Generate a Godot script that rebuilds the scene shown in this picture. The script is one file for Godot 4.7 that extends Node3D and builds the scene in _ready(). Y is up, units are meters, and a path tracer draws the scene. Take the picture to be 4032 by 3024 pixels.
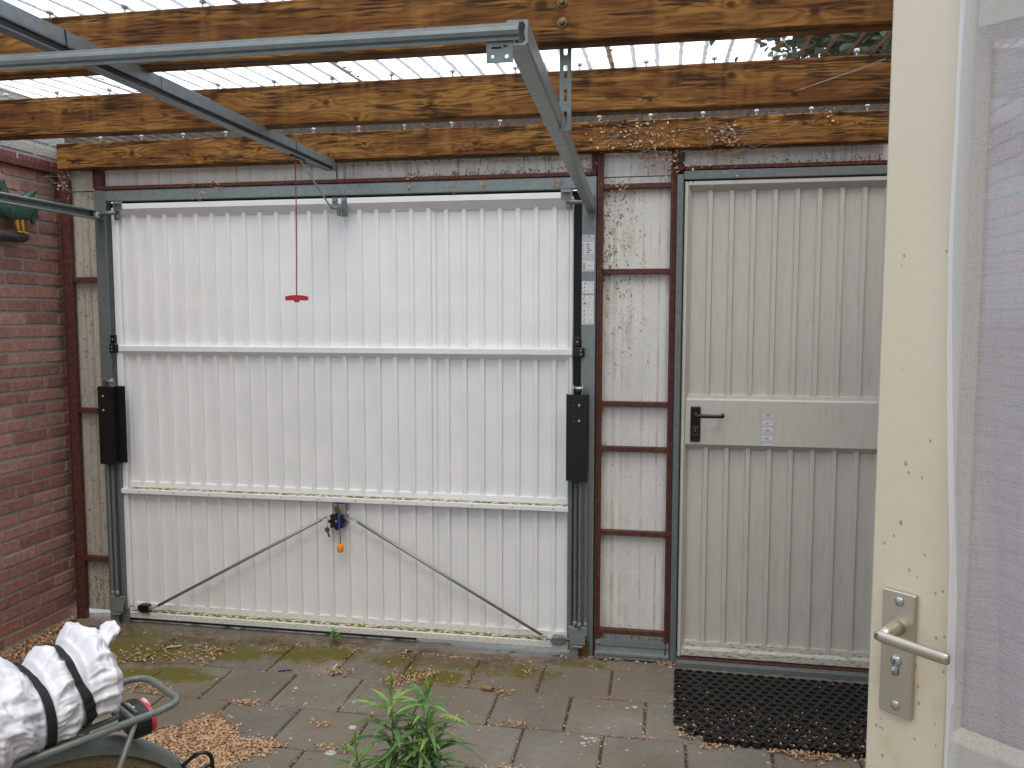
extends Node3D
# A covered yard between a house and a garage, seen from the open French doors of the house.
# x runs right along the garage front, y up, z from the garage front (0) towards the house.

const FLAT := 0xFFFFFFFF
var rng := RandomNumberGenerator.new()
var taken := {}
var M := {}
var camera_at := Vector3(0.5357, 1.5732, 3.757)


func _ready() -> void:
	rng.seed = 20240611
	# ---- camera, sky, sun, exposure
	var cam := Camera3D.new()
	cam.name = "camera"
	cam.fov = 49.29
	cam.near = 0.02
	cam.far = 400.0
	cam.position = camera_at
	cam.rotation = Vector3(-0.0821, 0.1803, 0.0004)
	add_child(cam)
	cam.current = true
	var sky_mat := ProceduralSkyMaterial.new()
	sky_mat.sky_top_color = Color(0.85, 0.905, 0.975)
	sky_mat.sky_horizon_color = Color(0.885, 0.93, 0.975)
	sky_mat.sky_curve = 0.2
	sky_mat.sky_energy_multiplier = 1.0
	sky_mat.ground_bottom_color = Color(0.35, 0.34, 0.32)
	sky_mat.ground_horizon_color = Color(0.62, 0.62, 0.62)
	var sky := Sky.new()
	sky.sky_material = sky_mat
	var env := Environment.new()
	env.background_mode = Environment.BG_SKY
	env.sky = sky
	env.tonemap_mode = Environment.TONE_MAPPER_LINEAR
	env.tonemap_exposure = 2.85
	env.sdfgi_enabled = true
	env.ssao_enabled = true
	env.ssil_enabled = true
	var we := WorldEnvironment.new()
	we.name = "environment"
	we.environment = env
	add_child(we)
	var sun := DirectionalLight3D.new()
	sun.name = "overcast_sun"
	sun.light_color = Color(1.0, 0.98, 0.95)
	sun.light_energy = 0.3
	sun.light_angular_distance = 40.0
	sun.shadow_enabled = true
	sun.rotation = Vector3(deg_to_rad(-62), deg_to_rad(12), 0)
	add_child(sun)
	# ---- materials, then the large structure, then the things, small details last
	make_materials()
	build_ground()
	build_house()
	build_brick_walls()
	build_roof()
	build_partition()
	build_garage_door()
	build_side_door()
	build_tracks()
	build_opener()
	build_cream_door()
	build_bicycle()
	build_bag()
	build_rooster()
	build_mat()
	build_plants()
	build_small_things()
	build_litter()
	build_outside()


# ------------------------------------------------------------------ helpers
func numbered(called: String) -> String:
	if not taken.has(called):
		taken[called] = 0
		return called
	taken[called] += 1
	return "%s_%03d" % [called, taken[called]]


func tag(o: Node, label := "", category := "", group := "", kind := "") -> void:
	if label != "": o.set_meta("label", label)
	if category != "": o.set_meta("category", category)
	if group != "": o.set_meta("group", group)
	if kind != "": o.set_meta("kind", kind)


func thing(called: String, label: String, category: String, at := Vector3.ZERO, group := "") -> Node3D:
	var o := Node3D.new()
	o.name = numbered(called)
	add_child(o)
	o.position = at
	tag(o, label, category, group)
	return o


func mb(smooth := false) -> SurfaceTool:
	var st := SurfaceTool.new()
	st.begin(Mesh.PRIMITIVE_TRIANGLES)
	st.set_smooth_group(0 if smooth else FLAT)
	return st


func obj(called: String, st: SurfaceTool, m: Material, parent: Node = null) -> MeshInstance3D:
	st.generate_normals()
	return put(called, st.commit(), m, parent)


func put(called: String, mesh: Mesh, m: Material, parent: Node = null) -> MeshInstance3D:
	var o := MeshInstance3D.new()
	o.mesh = mesh
	o.material_override = m
	if parent == null:
		o.name = numbered(called)
		add_child(o)
	else:
		o.name = called
		parent.add_child(o, true)
	return o


func struct(called: String, st: SurfaceTool, m: Material) -> MeshInstance3D:
	var o := obj(called, st, m)
	o.set_meta("kind", "structure")
	return o


# a flat convex face, turned so that it looks towards out
func face(st: SurfaceTool, p: Array, out: Vector3, uv: Array = []) -> void:
	var n: Vector3 = (p[1] - p[0]).cross(p[2] - p[0])
	var turn := n.dot(out) < 0.0
	for i in range(1, p.size() - 1):
		var t := [0, i, i + 1] if turn else [0, i + 1, i]
		for k in t:
			if uv.size() > 0: st.set_uv(uv[k])
			st.add_vertex(p[k])


func tri(st: SurfaceTool, a: Vector3, b: Vector3, c: Vector3) -> void:
	st.add_vertex(a); st.add_vertex(b); st.add_vertex(c)


func box(st: SurfaceTool, lo: Vector3, hi: Vector3, bev := 0.0, t := Transform3D()) -> void:
	var mid := (lo + hi) * 0.5
	if bev <= 0.0:
		for a in 3:
			for s in 2:
				var q := []
				for c in [[0, 0], [1, 0], [1, 1], [0, 1]]:
					var v := Vector3()
					v[a] = hi[a] if s else lo[a]
					v[(a + 1) % 3] = hi[(a + 1) % 3] if c[0] else lo[(a + 1) % 3]
					v[(a + 2) % 3] = hi[(a + 2) % 3] if c[1] else lo[(a + 2) % 3]
					q.append(t * v)
				var out := Vector3()
				out[a] = 1.0 if s else -1.0
				face(st, q, t.basis * out)
		return
	var pt := func(sx: int, sy: int, sz: int, a: int) -> Vector3:
		var s := [sx, sy, sz]
		var v := Vector3()
		for k in 3:
			v[k] = (hi[k] if s[k] > 0 else lo[k]) - (0.0 if k == a else s[k] * bev)
		return t * v
	for a in 3:
		var b := (a + 1) % 3
		var c := (a + 2) % 3
		for s in [-1, 1]:
			var q := []
			for k in [[-1, -1], [1, -1], [1, 1], [-1, 1]]:
				var g := [0, 0, 0]
				g[a] = s; g[b] = k[0]; g[c] = k[1]
				q.append(pt.call(g[0], g[1], g[2], a))
			var out := Vector3()
			out[a] = s
			face(st, q, t.basis * out)
		for s1 in [-1, 1]:
			for s2 in [-1, 1]:
				var q := []
				for k in [-1, 1]:
					var g := [0, 0, 0]
					g[a] = k; g[b] = s1; g[c] = s2
					if k < 0:
						q.append(pt.call(g[0], g[1], g[2], b)); q.append(pt.call(g[0], g[1], g[2], c))
					else:
						q.append(pt.call(g[0], g[1], g[2], c)); q.append(pt.call(g[0], g[1], g[2], b))
				var out := Vector3()
				out[b] = s1; out[c] = s2
				face(st, q, t.basis * out)
	for sx in [-1, 1]:
		for sy in [-1, 1]:
			for sz in [-1, 1]:
				face(st, [pt.call(sx, sy, sz, 0), pt.call(sx, sy, sz, 1), pt.call(sx, sy, sz, 2)], t.basis * Vector3(sx, sy, sz))


func bar(st: SurfaceTool, a: Vector3, b: Vector3, w: float, h: float, bev := 0.0, up := Vector3.UP) -> void:
	var z := (b - a).normalized()
	var x := up.cross(z).normalized()
	var y := z.cross(x)
	box(st, Vector3(-w / 2, -h / 2, 0), Vector3(w / 2, h / 2, (b - a).length()), bev, Transform3D(Basis(x, y, z), a))


# outline (local x, y) pushed along local z
func extrude(st: SurfaceTool, outline: PackedVector2Array, depth: float, t: Transform3D, caps := true) -> void:
	var o := outline.duplicate()
	if Geometry2D.is_polygon_clockwise(o): o.reverse()
	var n := o.size()
	for i in n:
		var a := o[i]
		var b := o[(i + 1) % n]
		var e := b - a
		if e.length() < 1e-7: continue
		face(st, [t * Vector3(a.x, a.y, 0), t * Vector3(b.x, b.y, 0), t * Vector3(b.x, b.y, depth), t * Vector3(a.x, a.y, depth)], t.basis * Vector3(e.y, -e.x, 0))
	if caps:
		var ix := Geometry2D.triangulate_polygon(o)
		for i in range(0, ix.size(), 3):
			for z in [0.0, depth]:
				face(st, [t * Vector3(o[ix[i]].x, o[ix[i]].y, z), t * Vector3(o[ix[i + 1]].x, o[ix[i + 1]].y, z), t * Vector3(o[ix[i + 2]].x, o[ix[i + 2]].y, z)], t.basis * Vector3(0, 0, 1.0 if z > 0 else -1.0))


# profile given as (z, y) points, run along x
func along_x(st: SurfaceTool, prof: Array, x0: float, x1: float) -> void:
	var p := PackedVector2Array(prof)
	extrude(st, p, x1 - x0, Transform3D(Basis(Vector3(0, 0, 1), Vector3(0, 1, 0), Vector3(1, 0, 0)), Vector3(x0, 0, 0)))


func tube(st: SurfaceTool, pts: Array, r, seg := 8, caps := true) -> void:
	var n := pts.size()
	var rings := []
	var prev := Vector3.ZERO
	for i in n:
		var d: Vector3 = (pts[mini(i + 1, n - 1)] - pts[maxi(i - 1, 0)]).normalized()
		var x := Vector3()
		if i == 0:
			x = d.cross(Vector3.UP if absf(d.y) < 0.9 else Vector3.RIGHT).normalized()
		else:
			x = (prev - d * prev.dot(d)).normalized()
		prev = x
		var y := d.cross(x)
		var rr: float = r[i] if r is Array else r
		var ring := []
		for k in seg:
			var a := TAU * k / seg
			ring.append(pts[i] + (x * cos(a) + y * sin(a)) * rr)
		rings.append(ring)
	for i in n - 1:
		for k in seg:
			var a: Vector3 = rings[i][k]
			var b: Vector3 = rings[i][(k + 1) % seg]
			var c: Vector3 = rings[i + 1][(k + 1) % seg]
			var d: Vector3 = rings[i + 1][k]
			tri(st, a, c, b); tri(st, a, d, c)
	if caps:
		for k in range(1, seg - 1):
			tri(st, rings[0][0], rings[0][k], rings[0][k + 1])
			tri(st, rings[n - 1][0], rings[n - 1][k + 1], rings[n - 1][k])


func lathe(st: SurfaceTool, prof: Array, t: Transform3D, seg := 16) -> void:
	for i in prof.size() - 1:
		var a: Vector2 = prof[i]
		var b: Vector2 = prof[i + 1]
		for k in seg:
			var u := TAU * k / seg
			var v := TAU * (k + 1) / seg
			var p := [t * Vector3(a.x * cos(u), a.y, a.x * sin(u)), t * Vector3(a.x * cos(v), a.y, a.x * sin(v)), t * Vector3(b.x * cos(v), b.y, b.x * sin(v)), t * Vector3(b.x * cos(u), b.y, b.x * sin(u))]
			if a.x > 1e-6: tri(st, p[0], p[1], p[2])
			if b.x > 1e-6: tri(st, p[0], p[2], p[3])


func disc(st: SurfaceTool, at: Vector3, axis: Vector3, r: float, h: float, seg := 10) -> void:
	var y := axis.normalized()
	var x := y.cross(Vector3.UP if absf(y.y) < 0.9 else Vector3.RIGHT).normalized()
	lathe(st, [Vector2(0, h), Vector2(r * 0.7, h * 0.97), Vector2(r, h * 0.6), Vector2(r, 0), Vector2(0, 0)], Transform3D(Basis(x, y, x.cross(y)), at), seg)


func curve(pts: Array, steps: int) -> Array:
	var out := []
	var n := pts.size()
	for i in n - 1:
		var p0: Vector3 = pts[maxi(i - 1, 0)]
		var p3: Vector3 = pts[mini(i + 2, n - 1)]
		for k in steps:
			out.append(pts[i].cubic_interpolate(pts[i + 1], p0, p3, float(k) / steps))
	out.append(pts[n - 1])
	return out


func noise(s: int, f: float, oct := 4, type := FastNoiseLite.TYPE_SIMPLEX_SMOOTH) -> FastNoiseLite:
	var n := FastNoiseLite.new()
	n.seed = s
	n.frequency = f
	n.noise_type = type
	n.fractal_octaves = oct
	n.fractal_type = FastNoiseLite.FRACTAL_FBM if oct > 1 else FastNoiseLite.FRACTAL_NONE
	return n


# a smooth closed surface from a distance field: surface nets on a grid
func nets(st: SurfaceTool, lo: Vector3, hi: Vector3, cell: float, field: Callable) -> void:
	var nx := int((hi.x - lo.x) / cell) + 2
	var ny := int((hi.y - lo.y) / cell) + 2
	var nz := int((hi.z - lo.z) / cell) + 2
	var f := PackedFloat32Array()
	f.resize(nx * ny * nz)
	for k in nz:
		for j in ny:
			for i in nx:
				f[i + nx * (j + ny * k)] = field.call(lo + Vector3(i, j, k) * cell)
	var vert := {}
	var at := func(i: int, j: int, k: int) -> int: return i + nx * (j + ny * k)
	for k in nz - 1:
		for j in ny - 1:
			for i in nx - 1:
				var s := Vector3()
				var n := 0
				var base: int = i + nx * (j + ny * k)
				var c := [f[base], f[base + 1], f[base + nx], f[base + nx + 1], f[base + nx * ny], f[base + 1 + nx * ny], f[base + nx + nx * ny], f[base + nx + 1 + nx * ny]]
				var neg := 0
				for v in c:
					if v < 0.0: neg += 1
				if neg == 0 or neg == 8: continue
				for e in [[0, 1], [2, 3], [4, 5], [6, 7], [0, 2], [1, 3], [4, 6], [5, 7], [0, 4], [1, 5], [2, 6], [3, 7]]:
					var a: float = c[e[0]]
					var b: float = c[e[1]]
					if (a < 0.0) != (b < 0.0):
						var w := a / (a - b)
						var p0 := Vector3(e[0] & 1, (e[0] >> 1) & 1, e[0] >> 2)
						var p1 := Vector3(e[1] & 1, (e[1] >> 1) & 1, e[1] >> 2)
						s += p0.lerp(p1, w)
						n += 1
				vert[base] = lo + (Vector3(i, j, k) + s / n) * cell
	for k in range(1, nz - 1):
		for j in range(1, ny - 1):
			for i in range(1, nx - 1):
				var base: int = i + nx * (j + ny * k)
				var here := f[base] < 0.0
				for a in 3:
					var step: int = [1, nx, nx * ny][a]
					if (f[base + step] < 0.0) == here: continue
					var u: int = [1, nx, nx * ny][(a + 1) % 3]
					var w: int = [1, nx, nx * ny][(a + 2) % 3]
					if not (vert.has(base) and vert.has(base - u) and vert.has(base - u - w) and vert.has(base - w)): continue
					var q := [vert[base], vert[base - u], vert[base - u - w], vert[base - w]]
					if here:
						tri(st, q[0], q[2], q[1]); tri(st, q[0], q[3], q[2])
					else:
						tri(st, q[0], q[1], q[2]); tri(st, q[0], q[2], q[3])


func capsule(p: Vector3, a: Vector3, b: Vector3, ra: float, rb: float) -> float:
	var ab := b - a
	var h := clampf((p - a).dot(ab) / ab.length_squared(), 0.0, 1.0)
	return (p - a - ab * h).length() - lerpf(ra, rb, h)


func smin(a: float, b: float, k: float) -> float:
	var h := clampf(0.5 + 0.5 * (b - a) / k, 0.0, 1.0)
	return lerpf(b, a, h) - k * h * (1.0 - h)


# ------------------------------------------------------------------ materials
func rgb8(r: float, g: float, b: float, a := 1.0) -> Color:
	return Color(r / 255.0, g / 255.0, b / 255.0, a)


func plain(c: Color, rough := 0.8, metal := 0.0) -> StandardMaterial3D:
	var m := StandardMaterial3D.new()
	m.albedo_color = c
	m.roughness = rough
	m.metallic = metal
	m.metallic_specular = 0.5
	return m


func noise_tex(n: FastNoiseLite, cols: Array, offs: Array, size := 512) -> NoiseTexture2D:
	var g := Gradient.new()
	g.offsets = PackedFloat32Array(offs)
	g.colors = PackedColorArray(cols)
	var t := NoiseTexture2D.new()
	t.width = size
	t.height = size
	t.seamless = true
	t.noise = n
	t.color_ramp = g
	return t


# a material whose mottling is laid over the world, metres wide
func mottled(n: FastNoiseLite, cols: Array, offs: Array, metres: float, rough := 0.8, metal := 0.0, bump := 0.0, size := 512, world := true) -> StandardMaterial3D:
	var m := plain(Color.WHITE, rough, metal)
	m.albedo_texture = noise_tex(n, cols, offs, size)
	m.uv1_triplanar = true
	m.uv1_world_triplanar = world
	m.uv1_scale = Vector3.ONE / metres
	if bump > 0.0:
		m.heightmap_enabled = true
		m.heightmap_texture = noise_tex(n, [Color.BLACK, Color.WHITE], [0.0, 1.0], size)
		m.heightmap_scale = bump
	return m


func image_mat(im: Image, rough := 0.8, metal := 0.0) -> StandardMaterial3D:
	var m := plain(Color.WHITE, rough, metal)
	m.albedo_texture = ImageTexture.create_from_image(im)
	return m


func make_materials() -> void:
	M.galv = mottled(noise(3, 0.03), [rgb8(122, 132, 133), rgb8(128, 139, 139), rgb8(133, 143, 143)], [0.2, 0.5, 0.85], 0.5, 0.42, 0.3)
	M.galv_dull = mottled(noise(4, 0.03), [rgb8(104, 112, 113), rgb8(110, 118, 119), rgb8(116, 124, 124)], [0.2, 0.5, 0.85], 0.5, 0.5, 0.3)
	M.track = mottled(noise(5, 0.02), [rgb8(116, 124, 124), rgb8(123, 131, 131), rgb8(131, 138, 137)], [0.25, 0.5, 0.8], 0.4, 0.4, 0.4)
	M.zinc = plain(rgb8(170, 172, 170), 0.32, 0.8)
	M.steel = plain(rgb8(138, 142, 143), 0.35, 0.45)
	M.lock_grey = plain(rgb8(152, 155, 156), 0.45, 0.2)
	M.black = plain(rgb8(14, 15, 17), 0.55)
	M.black_cover = plain(rgb8(9, 12, 16), 0.45)
	M.black_plastic = plain(rgb8(10, 11, 13), 0.36)
	M.rubber = mottled(noise(8, 0.05), [rgb8(27, 28, 29), rgb8(33, 34, 35), rgb8(42, 41, 40)], [0.2, 0.55, 0.9], 0.3, 0.36)
	M.leak_block_tone = mottled(noise(10, 0.03), [rgb8(84, 78, 70), rgb8(104, 98, 89), rgb8(118, 112, 103)], [0.2, 0.5, 0.9], 0.5, 0.9)  # tone of the sheets added behind the boards against light leaks
	M.red_oxide = mottled(noise(11, 0.02), [rgb8(70, 35, 30), rgb8(84, 43, 37), rgb8(94, 53, 46), rgb8(106, 72, 52)], [0.15, 0.45, 0.78, 0.97], 0.35, 0.7)
	M.red_rust = mottled(noise(12, 0.03), [rgb8(60, 31, 24), rgb8(86, 45, 34), rgb8(116, 74, 48)], [0.2, 0.5, 0.9], 0.25, 0.85)
	M.white_paint = mottled(noise(13, 0.008, 3), [rgb8(229, 232, 234), rgb8(232, 235, 237), rgb8(235, 237, 239)], [0.25, 0.5, 0.8], 1.1, 0.4)
	M.old_white = mottled(noise(14, 0.02, 5), [rgb8(176, 174, 166), rgb8(188, 187, 181), rgb8(191, 190, 184), rgb8(194, 193, 187)], [0.06, 0.26, 0.6, 0.95], 0.6, 0.5)
	M.old_white.uv1_scale = Vector3(3.0, 0.55, 3.0)
	M.algae_white = mottled(noise(15, 0.035, 5), [rgb8(64, 60, 26), rgb8(112, 106, 52), rgb8(178, 176, 140), rgb8(222, 223, 216)], [0.28, 0.42, 0.55, 0.70], 0.35, 0.6)
	M.algae_white.uv1_scale = Vector3(1.6, 5.0, 5.0)
	M.foot_white = mottled(noise(19, 0.035, 5), [rgb8(86, 86, 56), rgb8(140, 138, 116), rgb8(180, 179, 170), rgb8(188, 187, 181)], [0.14, 0.26, 0.38, 0.6], 0.35, 0.6)
	M.foot_white.uv1_scale = Vector3(1.4, 5.0, 5.0)
	M.grime_white = mottled(noise(16, 0.06, 5), [rgb8(150, 145, 130), rgb8(196, 194, 186), rgb8(216, 216, 212), rgb8(224, 225, 223)], [0.12, 0.26, 0.42, 0.8], 0.3, 0.5)
	M.grime_white.uv1_scale = Vector3(1.5, 5.0, 5.0)
	M.mortar = mottled(noise(17, 0.06, 5), [rgb8(128, 124, 117), rgb8(150, 146, 138), rgb8(164, 160, 152)], [0.2, 0.5, 0.85], 0.4, 0.95, 0.0, 0.2)
	M.bricks = []
	for k in 6:
		var t: Array = [[164, 119, 104], [157, 110, 95], [170, 128, 113], [149, 107, 96], [162, 121, 110], [145, 101, 89]][k]
		M.bricks.append(mottled(noise(30 + k, 0.04, 5), [rgb8(t[0] - 20, t[1] - 17, t[2] - 14), rgb8(t[0] - 4, t[1] - 3, t[2] - 2), rgb8(t[0] + 5, t[1] + 4, t[2] + 4), rgb8(t[0] + 12, t[1] + 18, t[2] + 20)], [0.12, 0.4, 0.7, 0.97], 0.4, 0.9, 0.0, 0.0, 256))
	M.brick_red = mottled(noise(40, 0.04, 4), [rgb8(84, 30, 34), rgb8(104, 40, 44), rgb8(136, 86, 84)], [0.15, 0.5, 0.97], 0.4, 0.6)
	M.concrete = mottled(noise(41, 0.05, 5), [rgb8(92, 88, 80), rgb8(120, 115, 105), rgb8(138, 133, 124)], [0.2, 0.5, 0.85], 0.6, 0.95)
	M.soil = mottled(noise(42, 0.07, 5), [rgb8(42, 34, 26), rgb8(70, 58, 45), rgb8(104, 90, 72)], [0.2, 0.5, 0.85], 0.3, 1.0)
	M.outside = mottled(noise(43, 0.05, 5), [rgb8(120, 115, 105), rgb8(150, 146, 138), rgb8(170, 166, 158)], [0.2, 0.5, 0.85], 1.0, 0.95)
	M.room = plain(rgb8(196, 188, 176), 0.9)
	M.room_floor = plain(rgb8(120, 92, 66), 0.7)
	M.bike = mottled(noise(45, 0.05, 4), [rgb8(98, 106, 101), rgb8(106, 114, 109), rgb8(114, 122, 117)], [0.2, 0.5, 0.9], 0.3, 0.38, 0.15)
	M.tyre = mottled(noise(46, 0.05, 4), [rgb8(96, 82, 60), rgb8(122, 106, 80), rgb8(140, 124, 96)], [0.2, 0.5, 0.9], 0.2, 0.85)
	M.strap = plain(rgb8(16, 17, 18), 0.8)
	M.aluminium = plain(rgb8(184, 176, 160), 0.36, 0.85)
	M.cord_red = plain(rgb8(150, 22, 44), 0.7)
	M.red_plastic = plain(rgb8(176, 14, 34), 0.4)
	M.blue_tape = plain(rgb8(24, 74, 190), 0.5)
	M.orange = plain(rgb8(240, 150, 26), 0.55)
	M.brass = plain(rgb8(108, 92, 60), 0.45, 0.7)
	M.web = plain(rgb8(190, 188, 184, 0.55), 0.9)
	M.web.transparency = BaseMaterial3D.TRANSPARENCY_ALPHA
	M.sky_block_tone = mottled(noise(18, 0.03), [rgb8(48, 45, 42), rgb8(60, 56, 52), rgb8(72, 68, 63)], [0.2, 0.5, 0.9], 0.5, 0.9)  # dark tone for the added boards that block the sky
	M.paper = plain(rgb8(216, 218, 220), 0.6)


# grain, rings, knots and stains of a weathered, stained softwood beam
func wood_image(s: int, length: float, height: float, warm: float) -> Image:
	var w := 1400
	var h := 128
	var im := Image.create(w, h, false, Image.FORMAT_RGB8)
	var n1 := noise(s, 1.0, 3)
	var n2 := noise(s + 1, 1.0, 3)
	var n3 := noise(s + 2, 1.0, 4)
	var r := RandomNumberGenerator.new()
	r.seed = s
	var knots := []
	for i in 15:
		knots.append([length * (i + r.randf()) / 15.0, height * r.randf_range(0.15, 0.9), r.randf_range(0.006, 0.017)])
	var pale := Vector3(150, 110, 56)
	var mid := Vector3(100, 66, 33)
	var dark := Vector3(44, 29, 18)
	var red := Vector3(88, 53, 28)
	for i in w:
		var x := length * i / w
		var near := []
		for k in knots:
			if absf(k[0] - x) < k[2] * 7.0: near.append(k)
		var drip := n3.get_noise_2d(x * 7.0, 3.0) + 0.35 * n3.get_noise_2d(x * 23.0, 9.0)
		for j in h:
			var y := height * j / h
			var v := y * 44.0 + 2.6 * n1.get_noise_2d(x * 1.1, y * 7.0) + 0.8 * n1.get_noise_2d(x * 5.0 + 40.0, y * 22.0)
			var knot := 0.0
			for k in near:
				var dx: float = (x - k[0]) / k[2]
				var dy: float = (y - k[1]) / k[2]
				var e := exp(-(dx * dx * 0.12 + dy * dy * 0.35))
				v += e * 1.5 * signf(dy + 0.01)
				knot = maxf(knot, 1.0 - smoothstep(0.35, 1.0, sqrt(dx * dx * 0.55 + dy * dy)))
			var ring := pow(0.5 + 0.5 * sin(TAU * v), 2.5)
			var fine := n2.get_noise_2d(x * 9.0, y * 520.0)
			var streak := n3.get_noise_2d(x * 5.0 + 60.0, y * 95.0 + v * 0.4)
			var stain := 0.75 * n3.get_noise_2d(x * 3.0, y * 22.0) + 0.75 * streak + 0.25 * n2.get_noise_2d(x * 16.0 + 11.0, y * 210.0)
			stain += 0.34 * smoothstep(0.30, 0.0, float(j) / h)
			var c := pale.lerp(mid, clampf(0.22 + ring * 0.75 + fine * 0.5, 0.0, 1.0))
			c = c.lerp(red, clampf(0.2 + warm + 1.0 * n1.get_noise_2d(x * 1.6 + 80.0, y * 9.0) + 0.5 * streak, 0.0, 0.8))
			c = c.lerp(dark, clampf((stain - 0.10) * 2.2, 0.0, 0.85))
			c = c.lerp(pale, clampf((drip + 0.5 * streak + 0.4 * n1.get_noise_2d(x * 4.0, y * 12.0 + 7.0) - 0.22) * 1.1, 0.0, 0.36))
			c = c.lerp(Vector3(54, 32, 20), knot * 0.8)
			c *= 1.0 + fine * 0.22
			im.set_pixel(i, j, Color(c.x / 255.0, c.y / 255.0, c.z / 255.0))
	return im


# an old white board, w x h metres: streaks, specks, mould; green(u, v) says where moss grows
func board_image(s: int, w: float, h: float, tone: Vector3, streak: float, mould: Callable) -> Image:
	var pw := clampi(int(w * 420.0), 48, 1200)
	var ph := clampi(int(h * 420.0), 40, 1000)
	var im := Image.create(pw, ph, false, Image.FORMAT_RGB8)
	var n1 := noise(s, 1.0, 4)
	var n2 := noise(s + 5, 1.0, 2)
	for i in pw:
		var x := w * i / pw
		var lane := n1.get_noise_2d(x * 26.0, 1.7) + 0.6 * n1.get_noise_2d(x * 90.0, 7.7)
		for j in ph:
			var y := h * (1.0 - float(j) / ph)
			var blotch := n1.get_noise_2d(x * 9.0, y * 5.0)
			var speck := n2.get_noise_2d(x * 210.0, y * 130.0)
			var c := tone * (1.0 + 0.05 * blotch)
			c = c.lerp(Vector3(140, 130, 112), clampf((lane + blotch * 0.7 - 0.15) * streak, 0.0, 0.55))
			c = c.lerp(Vector3(104, 96, 82), clampf((speck - 0.52 + lane * 0.22) * 2.4, 0.0, 0.7))
			var g: float = mould.call(x, y)
			if g > 0.0:
				var k := clampf((g + 0.9 * n2.get_noise_2d(x * 90.0, y * 60.0) + 0.7 * n1.get_noise_2d(x * 30.0 + 5.0, y * 14.0) - 0.55) * 2.2, 0.0, 0.85)
				c = c.lerp(Vector3(92, 90, 62), k)
			im.set_pixel(i, j, Color(c.x / 255.0, c.y / 255.0, c.z / 255.0))
	return im


# a thin board in the garage front with its picture on the face; z is its front
func board(called: String, x0: float, x1: float, y0: float, y1: float, z: float, m: Material, parent: Node) -> MeshInstance3D:
	var st := mb()
	face(st, [Vector3(x0, y0, z), Vector3(x1, y0, z), Vector3(x1, y1, z), Vector3(x0, y1, z)], Vector3(0, 0, 1), [Vector2(0, 1), Vector2(1, 1), Vector2(1, 0), Vector2(0, 0)])
	var b := z - 0.012
	face(st, [Vector3(x0, y0, b), Vector3(x1, y0, b), Vector3(x1, y1, b), Vector3(x0, y1, b)], Vector3(0, 0, -1), [Vector2(0, 1), Vector2(1, 1), Vector2(1, 0), Vector2(0, 0)])
	for e in [[x0, y0, x1, y0, Vector3(0, -1, 0)], [x0, y1, x1, y1, Vector3(0, 1, 0)], [x0, y0, x0, y1, Vector3(-1, 0, 0)], [x1, y0, x1, y1, Vector3(1, 0, 0)]]:
		face(st, [Vector3(e[0], e[1], z), Vector3(e[2], e[3], z), Vector3(e[2], e[3], b), Vector3(e[0], e[1], b)], e[4], [Vector2(0, 1), Vector2(1, 1), Vector2(1, 0.99), Vector2(0, 0.99)])
	return obj(called, st, m, parent)


# ------------------------------------------------------------------ ground
const FX0 := -2.62
const FX1 := 1.72
const FZ0 := -0.12
const FZ1 := 2.98
const TILE := 0.303


func floor_uv(p: Vector3) -> Vector2:
	return Vector2((p.x - FX0) / (FX1 - FX0), (p.z - FZ0) / (FZ1 - FZ0))


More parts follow.
